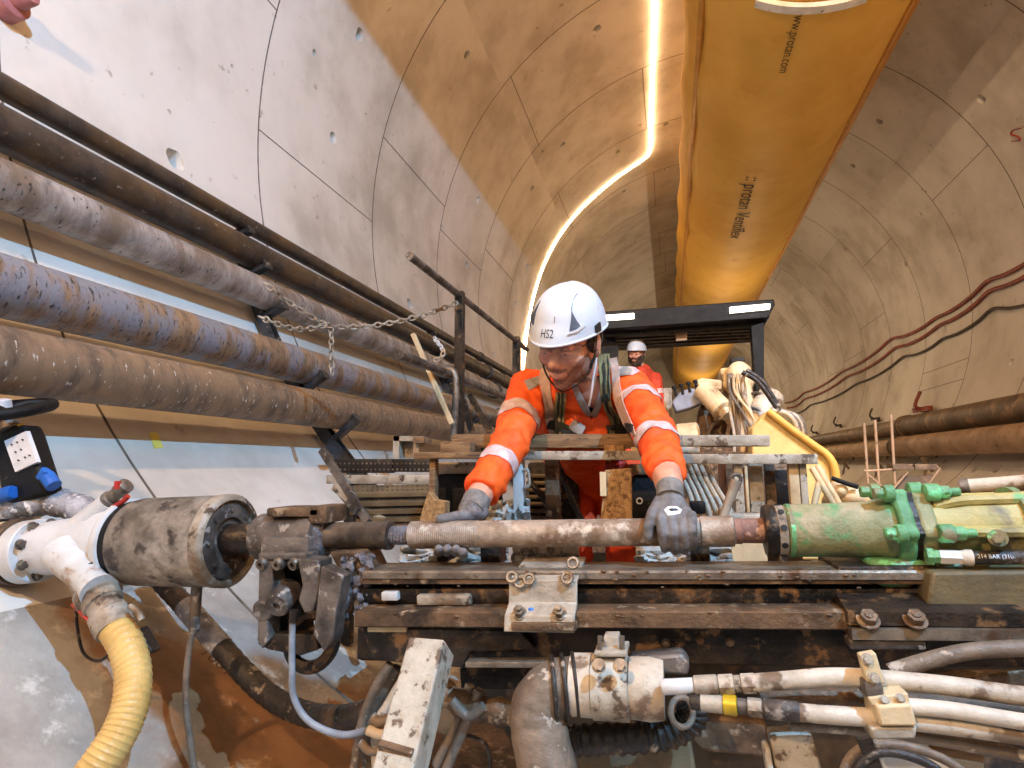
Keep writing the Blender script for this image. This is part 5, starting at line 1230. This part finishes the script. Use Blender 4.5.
def head_axes(f, u):
    f = V(f).normalized(); u = V(u); u = (u - f * u.dot(f)).normalized(); return u.cross(f), f, u
class Head:
    def __init__(s, c, f, u, k=1):
        s.c = V(c); s.x, s.f, s.u = head_axes(f, u); s.k = k
        s.M = Matrix((s.x, s.f, s.u)).transposed()
    def p(s, x, f, u): return s.c + (s.x * x + s.f * f + s.u * u) * s.k
    def add(s, mb):
        k = s.k; E = lambda c, r, rot=None: mb.ell(s.p(*c), [q * k for q in r], s.M @ (Euler(rot).to_matrix() if rot else Matrix.Identity(3)), 28, 18)
        E((0, -.008, .045), (.077, .096, .084)); E((0, .03, -.03), (.063, .060, .083)); E((0, .038, -.080), (.050, .046, .036))
        E((0, .070, -.106), (.024, .022, .020)); E((0, .088, -.060), (.030, .016, .030))
        for q in (-1, 1):
            E((q * .040, .062, -.030), (.027, .028, .030)); E((q * .030, .086, .016), (.027, .014, .011), (0, q * .18, 0))
            E((q * .031, .083, -.006), (.0165, .012, .011))
            E((q * .080, -.004, -.012), (.009, .019, .032), (0, q * .12, 0)); E((q * .080, .004, -.036), (.007, .010, .012))
            E((q * .0125, .107, -.040), (.0095, .011, .008)); E((q * .052, .02, -.07), (.016, .03, .03))
        capsule(mb, s.p(0, .092, .006), s.p(0, .117, -.032), .0095 * k, .013 * k); E((0, .117, -.036), (.0125, .012, .010))
        E((0, .101, -.0655), (.024, .010, .0058)); E((0, .098, -.0765), (.021, .010, .0068))
    def face_parts(s, par, body_bm):
        k = s.k
        for q in (-1, 1):
            e = MB().ell(s.p(q * .031, .087, -.008), (.0115 * k, .0094 * k, .0028 * k), s.M).build('eye', M['eye'], par)
            MB().ell(s.p(q * .031 - .002, .0948, -.0100), (.0048 * k, .0020 * k, .0022 * k), s.M).build('iris', M['iris'], e)
            mb = MB(); mb.tube([s.p(q * .016, .0955, -.006), s.p(q * .024, .0985, -.0028), s.p(q * .033, .0975, -.002), s.p(q * .044, .089, -.006)], .0050 * k, 8, 5, flat=.8)
            mb.build('eyelid', M['skin'], par)
            mb = MB(); mb.tube([s.p(q * .012, .1015, .017), s.p(q * .026, .1015, .024), s.p(q * .042, .0915, .022), s.p(q * .052, .079, .015)], [.0035 * k, .0045 * k, .004 * k, .002 * k], 8, 5); mb.build('eyebrow', M['hair'], par)
def helmet(h, par, text=True, k=1, m='helmet'):
    """shell with a short peak, vents and clips; par is the helmet's root"""
    a, b, H, z0 = .1005, .128, .124, .034
    def hp(th, v, off=0):
        # th round the head (0 = wearer's left in view, 90deg = front), v from rim (0) to crown (1)
        c, s_ = math.cos(th), math.sin(th)
        ang = v * PI / 2
        rad = math.cos(ang) ** .82; z = math.sin(ang) ** 1.0
        fb = b * (1.0 if s_ > 0 else 1.02)
        pk = max(0, s_) ** 3 * max(0, 1 - v * 4.2) * .020
        bk = max(0, -s_) ** 2 * max(0, 1 - v * 2) * -.022
        rid = .004 * math.exp(-((c / .30) ** 2)) * (math.sin(ang) * rad * 1.8)
        return h.p((a + off) * c * rad, (fb + off) * s_ * rad + pk, z0 + (H + off) * z + bk - pk * .15 + rid)
    mb = MB(); n, mr = 64, 22
    rows = [[hp(2 * PI * i / n, v) for i in range(n)] for v in [0, .03] + [j / mr for j in range(1, mr)]] 
    inner = [[hp(2 * PI * i / n, v, -.006) for i in range(n)] for v in (0.0, .1, .3, .6, .9)][::-1]
    mb.rings(inner + [[hp(2 * PI * i / n, 0, .0015) for i in range(n)]] + rows + [[hp(2 * PI * i / n, .985) for i in range(n)]])
    mb.build('shell', M[m], par)
    mb = MB(); mb.tube([hp(2 * PI * i / 48, 0.0, .001) for i in range(49)], .0034 * k, 8, 2, caps=False); mb.build('rim', M[m], par)
    if not text: return hp
    D = R_
    def quad(name, m, pts, off0=-.004, off1=.0022):
        g = []
        mb = MB(); mb.rings([[hp(D(t), v, off0) for t, v in pts], [hp(D(t), v, off1) for t, v in pts]]); return mb.build(name, M[m], par)
    quad('vent', 'helmet_grey', [(57, .15), (48, .16), (41, .185), (46, .27), (50, .37), (51.5, .43), (54, .30)])
    quad('vent_lip', 'helmet', [(60, .12), (46, .125), (33, .175), (39, .19), (48, .155), (57, .145)], -.004, .005)
    mb = MB(); mb.tube([hp(D(51.5), .43, .0005), hp(D(47), .54, .0005), hp(D(40), .62, .0005), hp(D(28), .68, .0005)], .0012, 6, 6); mb.build('panel_line', M['helmet_grey'], par)
    quad('vent', 'helmet_grey', [(124, .20), (134, .21), (143, .24), (136, .34), (131, .47), (129, .56), (126, .40)])
    quad('clip', 'plastic_black', [(158, .06), (172, .06), (174, .26), (166, .34), (160, .24)], -.004, .006)
    quad('clip', 'plastic_black', [(8, .02), (18, .02), (18, .12), (8, .14)], -.004, .006)
    def tp(x, y): return hp(D(90) - x / .115, .135 + y / .19, .0012)
    text_on('HS2', .026, tp, 'lettering', M['print'], par)
    mb = MB(); mb.tube([hp(D(80), .27, .001), hp(D(79.5), .35, .001)], .0009, 6, 1); mb.build('lettering', M['patch'], par)
    return hp
# ---- worker leaning over the rod
W = thing('person', 'worker in orange hi-vis jacket and white helmet bending over the rod', 'person', P(598, 640, 2.3))
HD = Head(P(570, 339, 1.70), (-.30, -.84, -.50), (.03, -.47, .87), 1.03)
# joints
RS, RE, RW = P(530, 392, 1.86), P(510, 444, 1.63), P(473, 507, 1.42)      # arm on the picture's left
LS, LE, LW = P(630, 390, 1.85), P(655, 432, 1.60), P(669, 484, 1.37)      # arm on the picture's right
NB = P(586, 384, 1.86); CH = P(584, 418, 1.98); WA = P(590, 446, 2.20); PE = P(598, 470, 2.36)
HL, HR = PE + V((-.10, 0, -.02)), PE + V((.10, 0, -.02))
KL, KR = HL + V((-.02, -.08, -.42)), HR + V((.03, -.06, -.42))
FL, FR = KL + V((-.02, .02, -.42)), KR + V((.03, .06, -.42))
DECK_Z = min(FL.z, FR.z) - .075
mb = MB(); HD.add(mb)
chainc(mb, [HD.p(0, -.035, -.06), (HD.p(0, -.04, -.12) + NB) / 2, NB], [.056, .055, .062])
capsule(mb, RS, LS, .055, .055); mb.ell(CH, (.145, .10, .13)); capsule(mb, CH, WA, .105, .10); capsule(mb, WA, PE, .105, .115)
for s_, e_, w_ in ((RS, RE, RW), (LS, LE, LW)): chainc(mb, [s_, e_, (e_ + w_) / 2, w_], [.048, .038, .037, .031])
for h_, k_, f_ in ((HL, KL, FL), (HR, KR, FR)): chainc(mb, [h_, k_, (k_ * .6 + f_ * .4), f_], [.078, .055, .052, .040])
body_bm = organic(mb, .0048, 5, .45)
body_copy = body_bm.copy()
body = put(body_bm, 'body', M['skin'], W)
# beard and moustache: thin shells over the jaw
def loc(h, p):
    d = V(p) - h.c; return d.dot(h.x) / h.k, d.dot(h.f) / h.k, d.dot(h.u) / h.k
def beard(h, src, par):
    def kb(f):
        x, y, z = loc(h, f.calc_center_median())
        lip = abs(x) < .027 and y > .085 and -.084 < z < -.060
        jaw = z < -.064 + max(0, abs(x) - .03) * 1.1 and z > -.135 and y > .005 - max(0, -.1 - z)
        mous = abs(x) < .030 and -.0605 < z < -.051 and y > .09
        return (jaw and not lip) or mous
    b = slab(src, [(h.p(0, 0, -.02), h.u)], kb, .0012); put(b, 'beard', M['stubble'], par)
beard(HD, body_copy, W); HD.face_parts(W, None)
mb = MB()
for q in (-1, 1): mb.ell(HD.p(q * .068, -.02, -.002), (.014, .05, .04), HD.M)
mb.ell(HD.p(0, -.075, -.02), (.06, .03, .05), HD.M); mb.build('hair', M['hair'], W)
# helmet
hroot = bpy.data.objects.new('helmet', None); COL.objects.link(hroot); hroot.parent = W; hroot.location = HD.c - W.location
hp = helmet(HD, hroot)
mb = MB(); mb.tube([HD.p(.084, .0, .03), HD.p(.083, .022, -.03), HD.p(.066, .045, -.085), HD.p(.03, .066, -.118), HD.p(0, .074, -.130), HD.p(-.03, .066, -.118), HD.p(-.066, .045, -.085), HD.p(-.083, .022, -.03), HD.p(-.084, 0, .03)], .0042, 8, 5, flat=.45); mb.build('chin_strap', M['webbing_dark'], hroot)
mb = MB(); mb.tube([HD.p(.086, -.03, .03), HD.p(.078, -.015, -.02), HD.p(.070, .03, -.07)], .005, 8, 5, flat=.45); mb.build('chin_strap', M['webbing_dark'], hroot)
# safety glasses
gl = bpy.data.objects.new('safety_glasses', None); COL.objects.link(gl); gl.parent = W; gl.location = HD.c - W.location
for q in (-1, 1):
    mb = MB(); g = []
    for off in (0, .0018):
        g.append([HD.p(q * (.006 + .058 * u), .118 - .052 * u ** 2.2 + off, .012 - .043 * w * (1 - .25 * u)) for u, w in [(i / 8, 0) for i in range(9)] + [(1, .5)] + [(1 - i / 8, 1) for i in range(9)] + [(0, .5)]])
    mb.rings(g); mb.build('lens', M['lens'], gl)
    mb = MB(); mb.tube([HD.p(q * .064, .066, .006), HD.p(q * .078, .03, .004), HD.p(q * .083, -.02, .0)], .0022, 6, 4); mb.build('temple', M['plastic_black'], gl)
mb = MB(); mb.tube([HD.p(-.064, .068, .012), HD.p(-.03, .109, .015), HD.p(0, .1195, .014), HD.p(.03, .109, .015), HD.p(.064, .068, .012)], .0013, 6, 5); mb.build('brow_bar', M['helmet_grey'], gl)
# earplug cord
tubepx([(597, 346, 1.70), (596, 362, 1.70), (593, 380, 1.70), (591, 396, 1.715), (589, 406, 1.74)], 1.70, 1.0, 'earplug_cord', M['label'], W, 8)
# jacket
mb = MB()
SPN = (RS + LS) / 2
capsule(mb, RS + V((0, .005, .008)), (RS + NB) / 2 + V((0, .02, -.01)), .068, .075); capsule(mb, LS + V((0, .005, .004)), (LS + NB) / 2 + V((0, .02, -.012)), .066, .072)
capsule(mb, RS, LS, .068, .066)
mb.ell(CH, (.175, .125, .15), (-.55, 0, 0)); capsule(mb, CH + V((0, .01, 0)), WA, .135, .125); capsule(mb, WA, PE, .125, .135)
mb.ell(CH + V((-.08, -.03, .02)), (.09, .08, .10)); mb.ell(CH + V((.08, -.03, .02)), (.09, .08, .10))
RC, LC = RE + (RW - RE) * .80, LE + (LW - LE) * .84
chainc(mb, [RS, (RS + RE) / 2, RE, (RE + RC) / 2], [.068, .058, .055, .051]); chainc(mb, [LS, (LS + LE) / 2, LE, (LE + LC) / 2], [.066, .058, .054, .049])
def cuff_end(e, c, r0, r1):
    d = c - e; mb.lathe(e, d, [(0, r0), (d.length * .6, r0 * .97), (d.length, r1), (d.length + .002, r1 * .6)], 24)
cuff_end((RE + RC) / 2, RC, .050, .047); cuff_end((LE + LC) / 2, LC, .048, .040)
jk = organic(mb, .006, 3, .5)
def seg_t(p, a, b):
    d = b - a; t = max(0, min(1, (p - a).dot(d) / d.length_squared)); return t, (p - (a + d * t)).length
def crease(bm, arms, amp):
    for v in bm.verts:
        p = v.co; best = min((seg_t(p, a, b) + (b - a,) for a, b in arms), key=lambda q: q[1])
        t, dist, ax = best; ax = ax.normalized()
        s = p.dot(ax)
        if dist < .10: w = noise.noise(V((s * 26 + 2.2 * noise.noise(p * 9), p.dot(frame(ax)[0]) * 9, p.dot(frame(ax)[1]) * 9)))
        else: w = noise.noise(V((p.x * 14, p.y * 10, p.z * 7 + 2 * noise.noise(p * 5))))
        v.co = p + v.normal * (amp * w + amp * .5 * noise.noise(p * 40))
    bm.normal_update()
crease(jk, [(RS, RE), (RE, RC), (LS, LE), (LE, LC)], .010)
# open collar: cut a V through to the shirt
Vn = [(576, 384), (606, 372), (600, 396), (592, 420), (582, 404)]
jk_full = jk.copy()
def inside(poly, x, y):
    s = None
    for (ax, ay), (bx, by) in zip(poly, poly[1:] + poly[:1]):
        c = (bx - ax) * (y - ay) - (by - ay) * (x - ax)
        if s is None: s = c > 0
        elif (c > 0) != s: return False
    return True
for p_, n_ in view_planes(Vn): bmesh.ops.bisect_plane(jk, geom=jk.verts[:] + jk.edges[:] + jk.faces[:], plane_co=p_, plane_no=n_)
jk.normal_update()
bmesh.ops.delete(jk, geom=[f for f in jk.faces if inside(Vn, *project(f.calc_center_median())) and f.calc_center_median().y < 1.92], context='FACES')
jacket = put(jk, 'jacket', M['orange'], W)
sd = jacket.modifiers.new('solid', 'SOLIDIFY'); sd.thickness = .004; sd.offset = -1
def band(src, a, b, px, w, name='reflective_band', m='reflective', tilt=V((0, 0, 0)), r=.095, off=.0025):
    """band of width w round the limb a-b at the pixel position px"""
    ax = (b - a).normalized(); q = min((seg_t(CAM + ray(*px) * tt, a, b)[1], tt) for tt in [1 + k * .01 for k in range(160)])
    c = CAM + ray(*px) * q[1]; c = a + ax * (c - a).dot(ax); n = (ax + tilt).normalized()
    bb = slab(src, [(c + ax * w / 2, n), (c - ax * w / 2, -n)], lambda f: seg_t(f.calc_center_median(), a - ax * .08, b + ax * .08)[1] < r, off)
    return put(bb, name, M[m], jacket)
band(jk_full, RS, RE, (521, 421), .046); band(jk_full, RE, RC, (500, 466), .042)
band(jk_full, LS, LE, (644, 403), .044); band(jk_full, LE, LC, (659, 441), .040)
def patch(poly, name, m, off=.0028, src=None, par=None):
    return put(slab(src or jk_full, view_planes(poly), facing, off), name, M[m], par or jacket)
patch([(524, 381), (540, 376), (546, 381), (529, 391)], 'shoulder_patch', 'patch')
patch([(608, 357), (622, 358), (640, 372), (632, 376), (612, 372)], 'shoulder_patch', 'reflective')
patch([(616, 373), (624, 367), (632, 370), (630, 376), (618, 377)], 'shoulder_patch', 'patch', .004)
# collar flaps and shirt edge
bvh = BVHTree.FromBMesh(jk_full)
def on_jacket(px, py, off=.004, fallback=1.85):
    d = ray(px, py).normalized(); h = bvh.ray_cast(CAM, d)
    if h[0] is None: return P(px, py, fallback), V((0, -1, 0))
    n = h[1]; n = n if n.dot(d) < 0 else -n
    return h[0] + n * off, n
def ribbon(pts, wpx, name, m, par, off=.004, thick=.003):
    q = catmull([V((a, b, 0)) for a, b in pts], 6); rows = []
    for i, p in enumerate(q):
        d = (q[min(i + 1, len(q) - 1)] - q[max(i - 1, 0)]).normalized(); s = V((-d.y, d.x, 0)) * (wpx / 2)
        l, nl = on_jacket(p.x + s.x, p.y + s.y, off); r, nr = on_jacket(p.x - s.x, p.y - s.y, off); mm, nm = on_jacket(p.x, p.y, off)
        rows.append((l, mm, r, nm))
    for _ in range(2):
        rows = [rows[0]] + [tuple((rows[i - 1][k] + rows[i][k] * 2 + rows[i + 1][k]) / 4 for k in range(4)) for i in range(1, len(rows) - 1)] + [rows[-1]]
    mb = MB(); mb.rings([[l, mm, r, r + n * thick, mm + n * (thick + .0006), l + n * thick] for l, mm, r, n in rows]); return mb.build(name, M[m], par)
ribbon([(574, 383), (580, 398), (590, 416)], 6, 'collar', 'patch', jacket, .005)
ribbon([(607, 374), (602, 392), (593, 417)], 6, 'collar', 'patch', jacket, .005)
mb = MB(); q = [(580, 396), (601, 392), (597, 408), (592, 417), (587, 410)]
mb.prism([P(x, y, 1.865) for x, y in q], (0, .01, 0)); mb.build('shirt', M['webbing_dark'], W)
# lifting harness over the jacket
har = bpy.data.objects.new('harness', None); COL.objects.link(har); har.parent = W; har.location = CH - W.location
ribbon([(546, 371), (545, 384), (548, 404), (552, 420), (558, 436)], 11, 'faded_strap', 'webbing_pink', har, .005)
ribbon([(562, 392), (560, 408), (560, 424), (562, 440)], 11, 'strap', 'webbing', har, .008)
ribbon([(560, 392), (558, 408), (558, 424), (560, 440)], 2.4, 'stripe', 'webbing_dark', har, .0115)
ribbon([(564, 392), (562.5, 408), (562.5, 424), (564, 440)], 1.6, 'stripe', 'webbing_dark', har, .0115)
ribbon([(604, 354), (605, 372), (606, 390), (610, 408), (616, 424), (620, 440)], 11, 'strap', 'webbing', har, .008)
ribbon([(603.6, 354), (604.4, 372), (605.2, 390), (609, 408), (615, 424), (619, 440)], 2.4, 'stripe', 'webbing_dark', har, .0115)
ribbon([(607.6, 356), (608.6, 374), (609.4, 390), (613, 407), (619, 423), (624, 438)], 1.4, 'stripe', 'webbing_dark', har, .0115)
ribbon([(613, 358), (616, 374), (618, 390), (622, 406), (629, 422), (634, 436)], 8, 'faded_strap', 'webbing_pink', har, .005)
ribbon([(600, 398), (607, 397), (613, 396)], 5, 'buckle', 'webbing_dark', har, .013)
ribbon([(550, 424), (566, 428), (580, 434)], 9, 'strap', 'webbing_dark', har, .010)
ribbon([(606, 430), (620, 428), (636, 428)], 9, 'strap', 'webbing_dark', har, .010)
ribbon([(572, 424), (578, 427), (584, 430)], 9, 'buckle', 'patch', har, .012)
ribbon([(610, 430), (609, 444), (607, 458)], 4, 'loose_strap', 'webbing', har, .012)
# trousers and boots
mb = MB()
for h_, k_, f_ in ((HL, KL, FL), (HR, KR, FR)): chainc(mb, [h_ + V((0, 0, .03)), h_, k_, (k_ + f_) / 2, f_ + V((0, 0, .06))], [.115, .112, .085, .078, .072])
capsule(mb, PE + V((0, -.02, .06)), PE, .14, .13); capsule(mb, HL, HR, .11, .11)
tr = organic(mb, .009, 6, .5); crease(tr, [(HL, KL), (KL, FL), (HR, KR), (KR, FR)], .009)
tr_full = tr.copy(); trousers = put(tr, 'trousers', mat('hi_vis_trousers', C(236, 78, 24), C(206, 58, 16), 12, .75, 0, .4, bscale=50, bdist=.004), W)
for a, b in ((KL, FL), (KR, FR)):
    ax = (b - a).normalized(); c = a + ax * .12
    put(slab(tr_full, [(c + ax * .025, ax), (c - ax * .025, -ax)], lambda f: seg_t(f.calc_center_median(), a, b)[1] < .12, .003), 'reflective_band', M['reflective'], trousers)
for f_ in (FL, FR):
    mb = MB(); capsule(mb, f_ + V((0, .02, .06)), f_ + V((0, .02, -.02)), .058, .06); capsule(mb, f_ + V((0, .02, -.035)), f_ + V((0, -.17, -.04)), .052, .045); mb.box(f_ + V((0, -.06, -.068)), (.1, .29, .025), None, .008)
    put(organic(mb, .008, 4), 'boot', M['steel_dark'], W)
# gloves
def glove(name, palm, fingers, thumb, cuff, logo=None):
    mb = MB()
    for a, b, r0, r1 in palm: capsule(mb, a, b, r0, r1)
    for f in fingers: chainc(mb, f[0], f[1])
    chainc(mb, thumb[0], thumb[1])
    bm = organic(mb, .0026, 3, .45); src = bm.copy()
    for v in bm.verts: v.co += v.normal * .0009 * noise.noise(v.co * 90)
    g = put(bm, name, M['glove'], W)
    a, b, r0, r1 = cuff; d = b - a
    mb = MB(); mb.lathe(a, d, [(0, r0 * .9), (0, r0), (d.length * .2, r0 * 1.05), (d.length * .6, (r0 + r1) / 2), (d.length, r1), (d.length, r1 * .8)], 26); mb.build('cuff', M['glove_cuff'], g)
    if logo:
        put(slab(src, view_planes(logo), facing, .0012), 'emblem', M['label'], g)
        c = [sum(q[0] for q in logo) / len(logo), sum(q[1] for q in logo) / len(logo)]
        put(slab(src, view_planes([(c[0] + (x - c[0]) * .55 + .6, c[1] + (y - c[1]) * .3 - .6) for x, y in logo]), facing, .0018), 'emblem_mark', M['print'], g)
    return g
# picture-right hand: back of the hand to the camera, fingers over the front of the rod
Yh = 1.30
k_pts = [(661, 523), (672, 525), (682.5, 524), (691.5, 520)]
tips = [(664.5, 549), (675, 551.5), (684.5, 551), (692.5, 546)]
fing = []
for (kx, ky), (tx, ty) in zip(k_pts, tips):
    fing.append(([P(kx, ky - 4, Yh), P((kx * .6 + tx * .4), ky + (ty - ky) * .4, Yh - .012), P(tx, ty - 5, Yh - .002), P(tx + .3, ty, Yh + .018)], [.0115, .0110, .0104, .0092]))
wr = P(670, 494, 1.345)
palm = [(wr, P(662, 519, Yh + .008), .022, .0145), (wr, P(672, 520, Yh + .004), .022, .0155), (wr, P(681, 519, Yh + .006), .022, .015), (wr, P(688, 516, Yh + .010), .020, .0135)]
thumb = ([P(661, 502, 1.335), P(652.5, 515, 1.315), P(648.5, 527, 1.302), P(648.5, 536, 1.304)], [.0165, .0135, .0115, .0105])
glove('glove', palm, fing, thumb, (P(669.5, 485, 1.365), P(670, 499, 1.338), .0275, .0295), [(664, 510), (668, 506.5), (677, 506.5), (682, 510), (680, 514), (668, 516)])
# picture-left hand: palm behind and on the rod, fingertips showing under it, thumb along the top
k2 = [(441, 521), (450, 521), (459, 521), (467, 522)]
t2 = [(438.5, 550), (447, 549.5), (456, 550), (463, 553)]
fing = []
for (kx, ky), (tx, ty) in zip(k2, t2):
    fing.append(([P(kx + 3, ky, 1.405), P(kx, 537, 1.412), P(tx, 552, 1.385), P(tx, ty + 2, 1.345), P(tx, ty - 1, 1.318)], [.0125, .012, .0115, .011, .0102]))
w2 = P(479, 512, 1.425)
palm = [(RW - (RE - RW).normalized() * .012, w2, .0315, .024), (w2, P(445, 521, 1.402), .022, .0150), (w2, P(453, 521, 1.405), .022, .0155), (w2, P(461, 522, 1.408), .023, .0155), (w2, P(468, 524, 1.41), .023, .015)]
thumb = ([P(472, 516, 1.405), P(460, 517, 1.375), P(450, 518, 1.352), P(440, 519, 1.342)], [.0175, .0145, .0128, .0115])
glove('glove', palm, fing, thumb, (RW + (RE - RW).normalized() * .030, RW - (RE - RW).normalized() * .012, .0340, .0325))
# walkway deck the worker stands on
t = thing('walkway_deck', 'steel walkway deck under the bending worker', 'deck', V((PE.x, 2.45, DECK_Z - .05)))
mb = MB(); mb.box(V((PE.x + .1, 2.45, DECK_Z - .02)), (1.7, 1.1, .04)); mb.build('deck', M['steel_brown'], t)
for sx in (-.6, .8):
    for sy in (-.45, .45):
        x = PE.x + sx; fl = AZ - math.sqrt(RT ** 2 - (x - AX) ** 2)
        mb = MB(); mb.box(V((x, 2.45 + sy, (DECK_Z - .04 + fl) / 2)), (.06, .06, DECK_Z - .04 - fl)); mb.build('leg', M['steel_dark'], t)
# ---- second worker on the rear deck
Y2 = 6.35
W2 = thing('person', 'distant bearded worker in red-orange jacket and white helmet under the canopy', 'person', P(640, 425, Y2))
H2 = Head(P(636.5, 354, Y2), (-.22, -1, -.12), (.05, -.1, 1), 1.0)
sR, sL = P(622, 378, Y2 + .08), P(655, 379, Y2 + .12); nb = P(640, 371, Y2 + .08)
hipc = P(642, 440, Y2 + .15)
mb = MB(); H2.add(mb); capsule(mb, H2.p(0, -.03, -.07), nb, .055, .06); capsule(mb, sR, sL, .05, .05); capsule(mb, nb, hipc, .09, .1)
eR, wR = P(616, 402, Y2), P(622, 424, Y2 - .12); eL, wL = P(661, 405, Y2 + .05), P(656, 428, Y2 - .1)
for a, b, c in ((sR, eR, wR), (sL, eL, wL)):
    chainc(mb, [a, b, c], [.045, .036, .028]); capsule(mb, c, c + V((0, -.05, -.05)), .028, .022)
hz = hipc.z
for sx in (-.09, .09):
    chainc(mb, [hipc + V((sx, 0, 0)), hipc + V((sx * 1.2, -.02, -.42)), hipc + V((sx * 1.3, .02, -.80))], [.085, .06, .045])
bm2 = organic(mb, .0075, 4); cp2 = bm2.copy(); put(bm2, 'body', M['skin'], W2)
def kb2(f):
    x, y, z = loc(H2, f.calc_center_median()); return (z < -.045 + max(0, abs(x) - .03) * .9 and z > -.14 and y > .0) and not (abs(x) < .02 and -.08 < z < -.066)
put(slab(cp2, [(H2.p(0, 0, -.02), H2.u)], kb2, .004), 'beard', mat('brown_beard', C(84, 60, 46), C(64, 46, 36), 60, .8), W2); H2.face_parts(W2, None)
h2 = bpy.data.objects.new('helmet', None); COL.objects.link(h2); h2.parent = W2; h2.location = H2.c - W2.location
helmet(H2, h2, False)
mb = MB(); mb.tube([H2.p(.084, .0, .03), H2.p(.07, .04, -.08), H2.p(0, .078, -.128), H2.p(-.07, .04, -.08), H2.p(-.084, 0, .03)], .006, 8, 5); mb.build('chin_strap', M['webbing_dark'], h2)
mb = MB(); capsule(mb, sR, sL, .075, .075); capsule(mb, nb + V((0, .02, -.05)), hipc, .14, .13); mb.ell((sR + sL) / 2 + V((0, .02, -.12)), (.2, .12, .16))
for a, b, c in ((sR, eR, wR), (sL, eL, wL)): chainc(mb, [a, b, c], [.068, .056, .045])
j2 = organic(mb, .011, 5); crease(j2, [(sR, eR), (sL, eL)], .008); j2c = j2.copy()
jk2 = put(j2, 'jacket', mat('red_orange_jacket', C(226, 78, 44), C(196, 60, 34), 10, .75, 0, .3), W2)
ax = (eL - sL).normalized(); c = sL + ax * .16
put(slab(j2c, [(c + ax * .025, ax), (c - ax * .025, -ax)], lambda f: seg_t(f.calc_center_median(), sL, eL)[1] < .1, .004), 'reflective_band', M['reflective'], jk2)
mb = MB(); mb.torus(nb + V((0, .02, .0)), (0, -.3, 1), .075, .03, 24, 10); capsule(mb, nb + V((.06, -.02, -.03)), nb + V((.10, .0, -.10)), .05, .04); capsule(mb, nb + V((-.05, -.03, -.03)), nb + V((-.06, -.05, -.10)), .04, .03)
put(organic(mb, .01, 4), 'grey_hood', M['webbing_dark'], W2)
mb = MB()
for sx in (-.09, .09): chainc(mb, [hipc + V((sx, 0, .03)), hipc + V((sx * 1.2, -.02, -.42)), hipc + V((sx * 1.3, .02, -.78))], [.115, .085, .075])
put(organic(mb, .014, 4), 'trousers', M['orange'], W2)
for sx in (-.117, .117):
    mb = MB(); f_ = hipc + V((sx, .02, -.80)); capsule(mb, f_ + V((0, .02, .06)), f_ + V((0, .02, -.02)), .058, .06); capsule(mb, f_ + V((0, .02, -.035)), f_ + V((0, -.17, -.04)), .052, .045)
    put(organic(mb, .012, 4), 'boot', M['steel_dark'], W2)
# ------------------------------------------------------------------ light and output
def spot(name, loc, target, power, col, size, cone, blend=.3):
    l = bpy.data.lights.new(name, 'SPOT'); l.energy = power; l.color = col; l.shadow_soft_size = size; l.spot_size = R_(cone); l.spot_blend = blend
    o = bpy.data.objects.new(name, l); COL.objects.link(o); o.location = loc
    o.rotation_euler = (V(target) - V(loc)).to_track_quat('-Z', 'Y').to_euler(); return o
# cool floodlight behind the camera under the duct, aimed at the left wall
spot('cool_floodlight', (AX + 1.6, -1.2, AZ + 1.44), (-2.0, 2.4, 2.0), 2500, (.26, .60, 1.0), .012, 108, .4)
# warm floodlight behind the camera aimed at the right wall
spot('warm_floodlight', (AX - 2.3, -1.9, AZ - .25), (1.6, 3.0, AZ + .3), 640, (1.0, .62, .32), .06, 170, .3)
# warm point lights added mid-height below the duct to brighten the far tunnel
for y, pw in ((15, 120), (23, 160), (31, 200)):
    for sx in (0,):
        l = bpy.data.lights.new('far_fill_light', 'POINT'); l.energy = pw; l.color = (1, .76, .5); l.shadow_soft_size = .05
        o = bpy.data.objects.new('far_fill_light', l); COL.objects.link(o); x = AX + sx
        o.location = (DC.x, y, AZ - .5)
# warm floodlight under the duct aimed at the right wall
spot('right_floodlight', (AX + .2, -1.2, AZ + 1.24), (5.2, 4.5, 3.6), 2000, (1.0, .67, .39), .012, 118, .4)
# fill light added behind the camera, neutral white, to brighten worker and rig
spot('rig_fill_light', (.6, -1.2, 2.5), (-.1, 1.6, 1.15), 55, (1, .95, .88), .2, 62, .7)
w = bpy.data.worlds.new('world'); SC.world = w; w.use_nodes = True
w.node_tree.nodes['Background'].inputs['Color'].default_value = (1, .8, .6, 1)
w.node_tree.nodes['Background'].inputs['Strength'].default_value = .05
SC.view_settings.view_transform = 'Standard'; SC.view_settings.look = 'None'
SC.view_settings.exposure = -0.15; SC.view_settings.gamma = 1; SC.view_settings.use_curve_mapping = False
SC.cycles.use_denoising = True
SC.cycles.max_bounces = 8
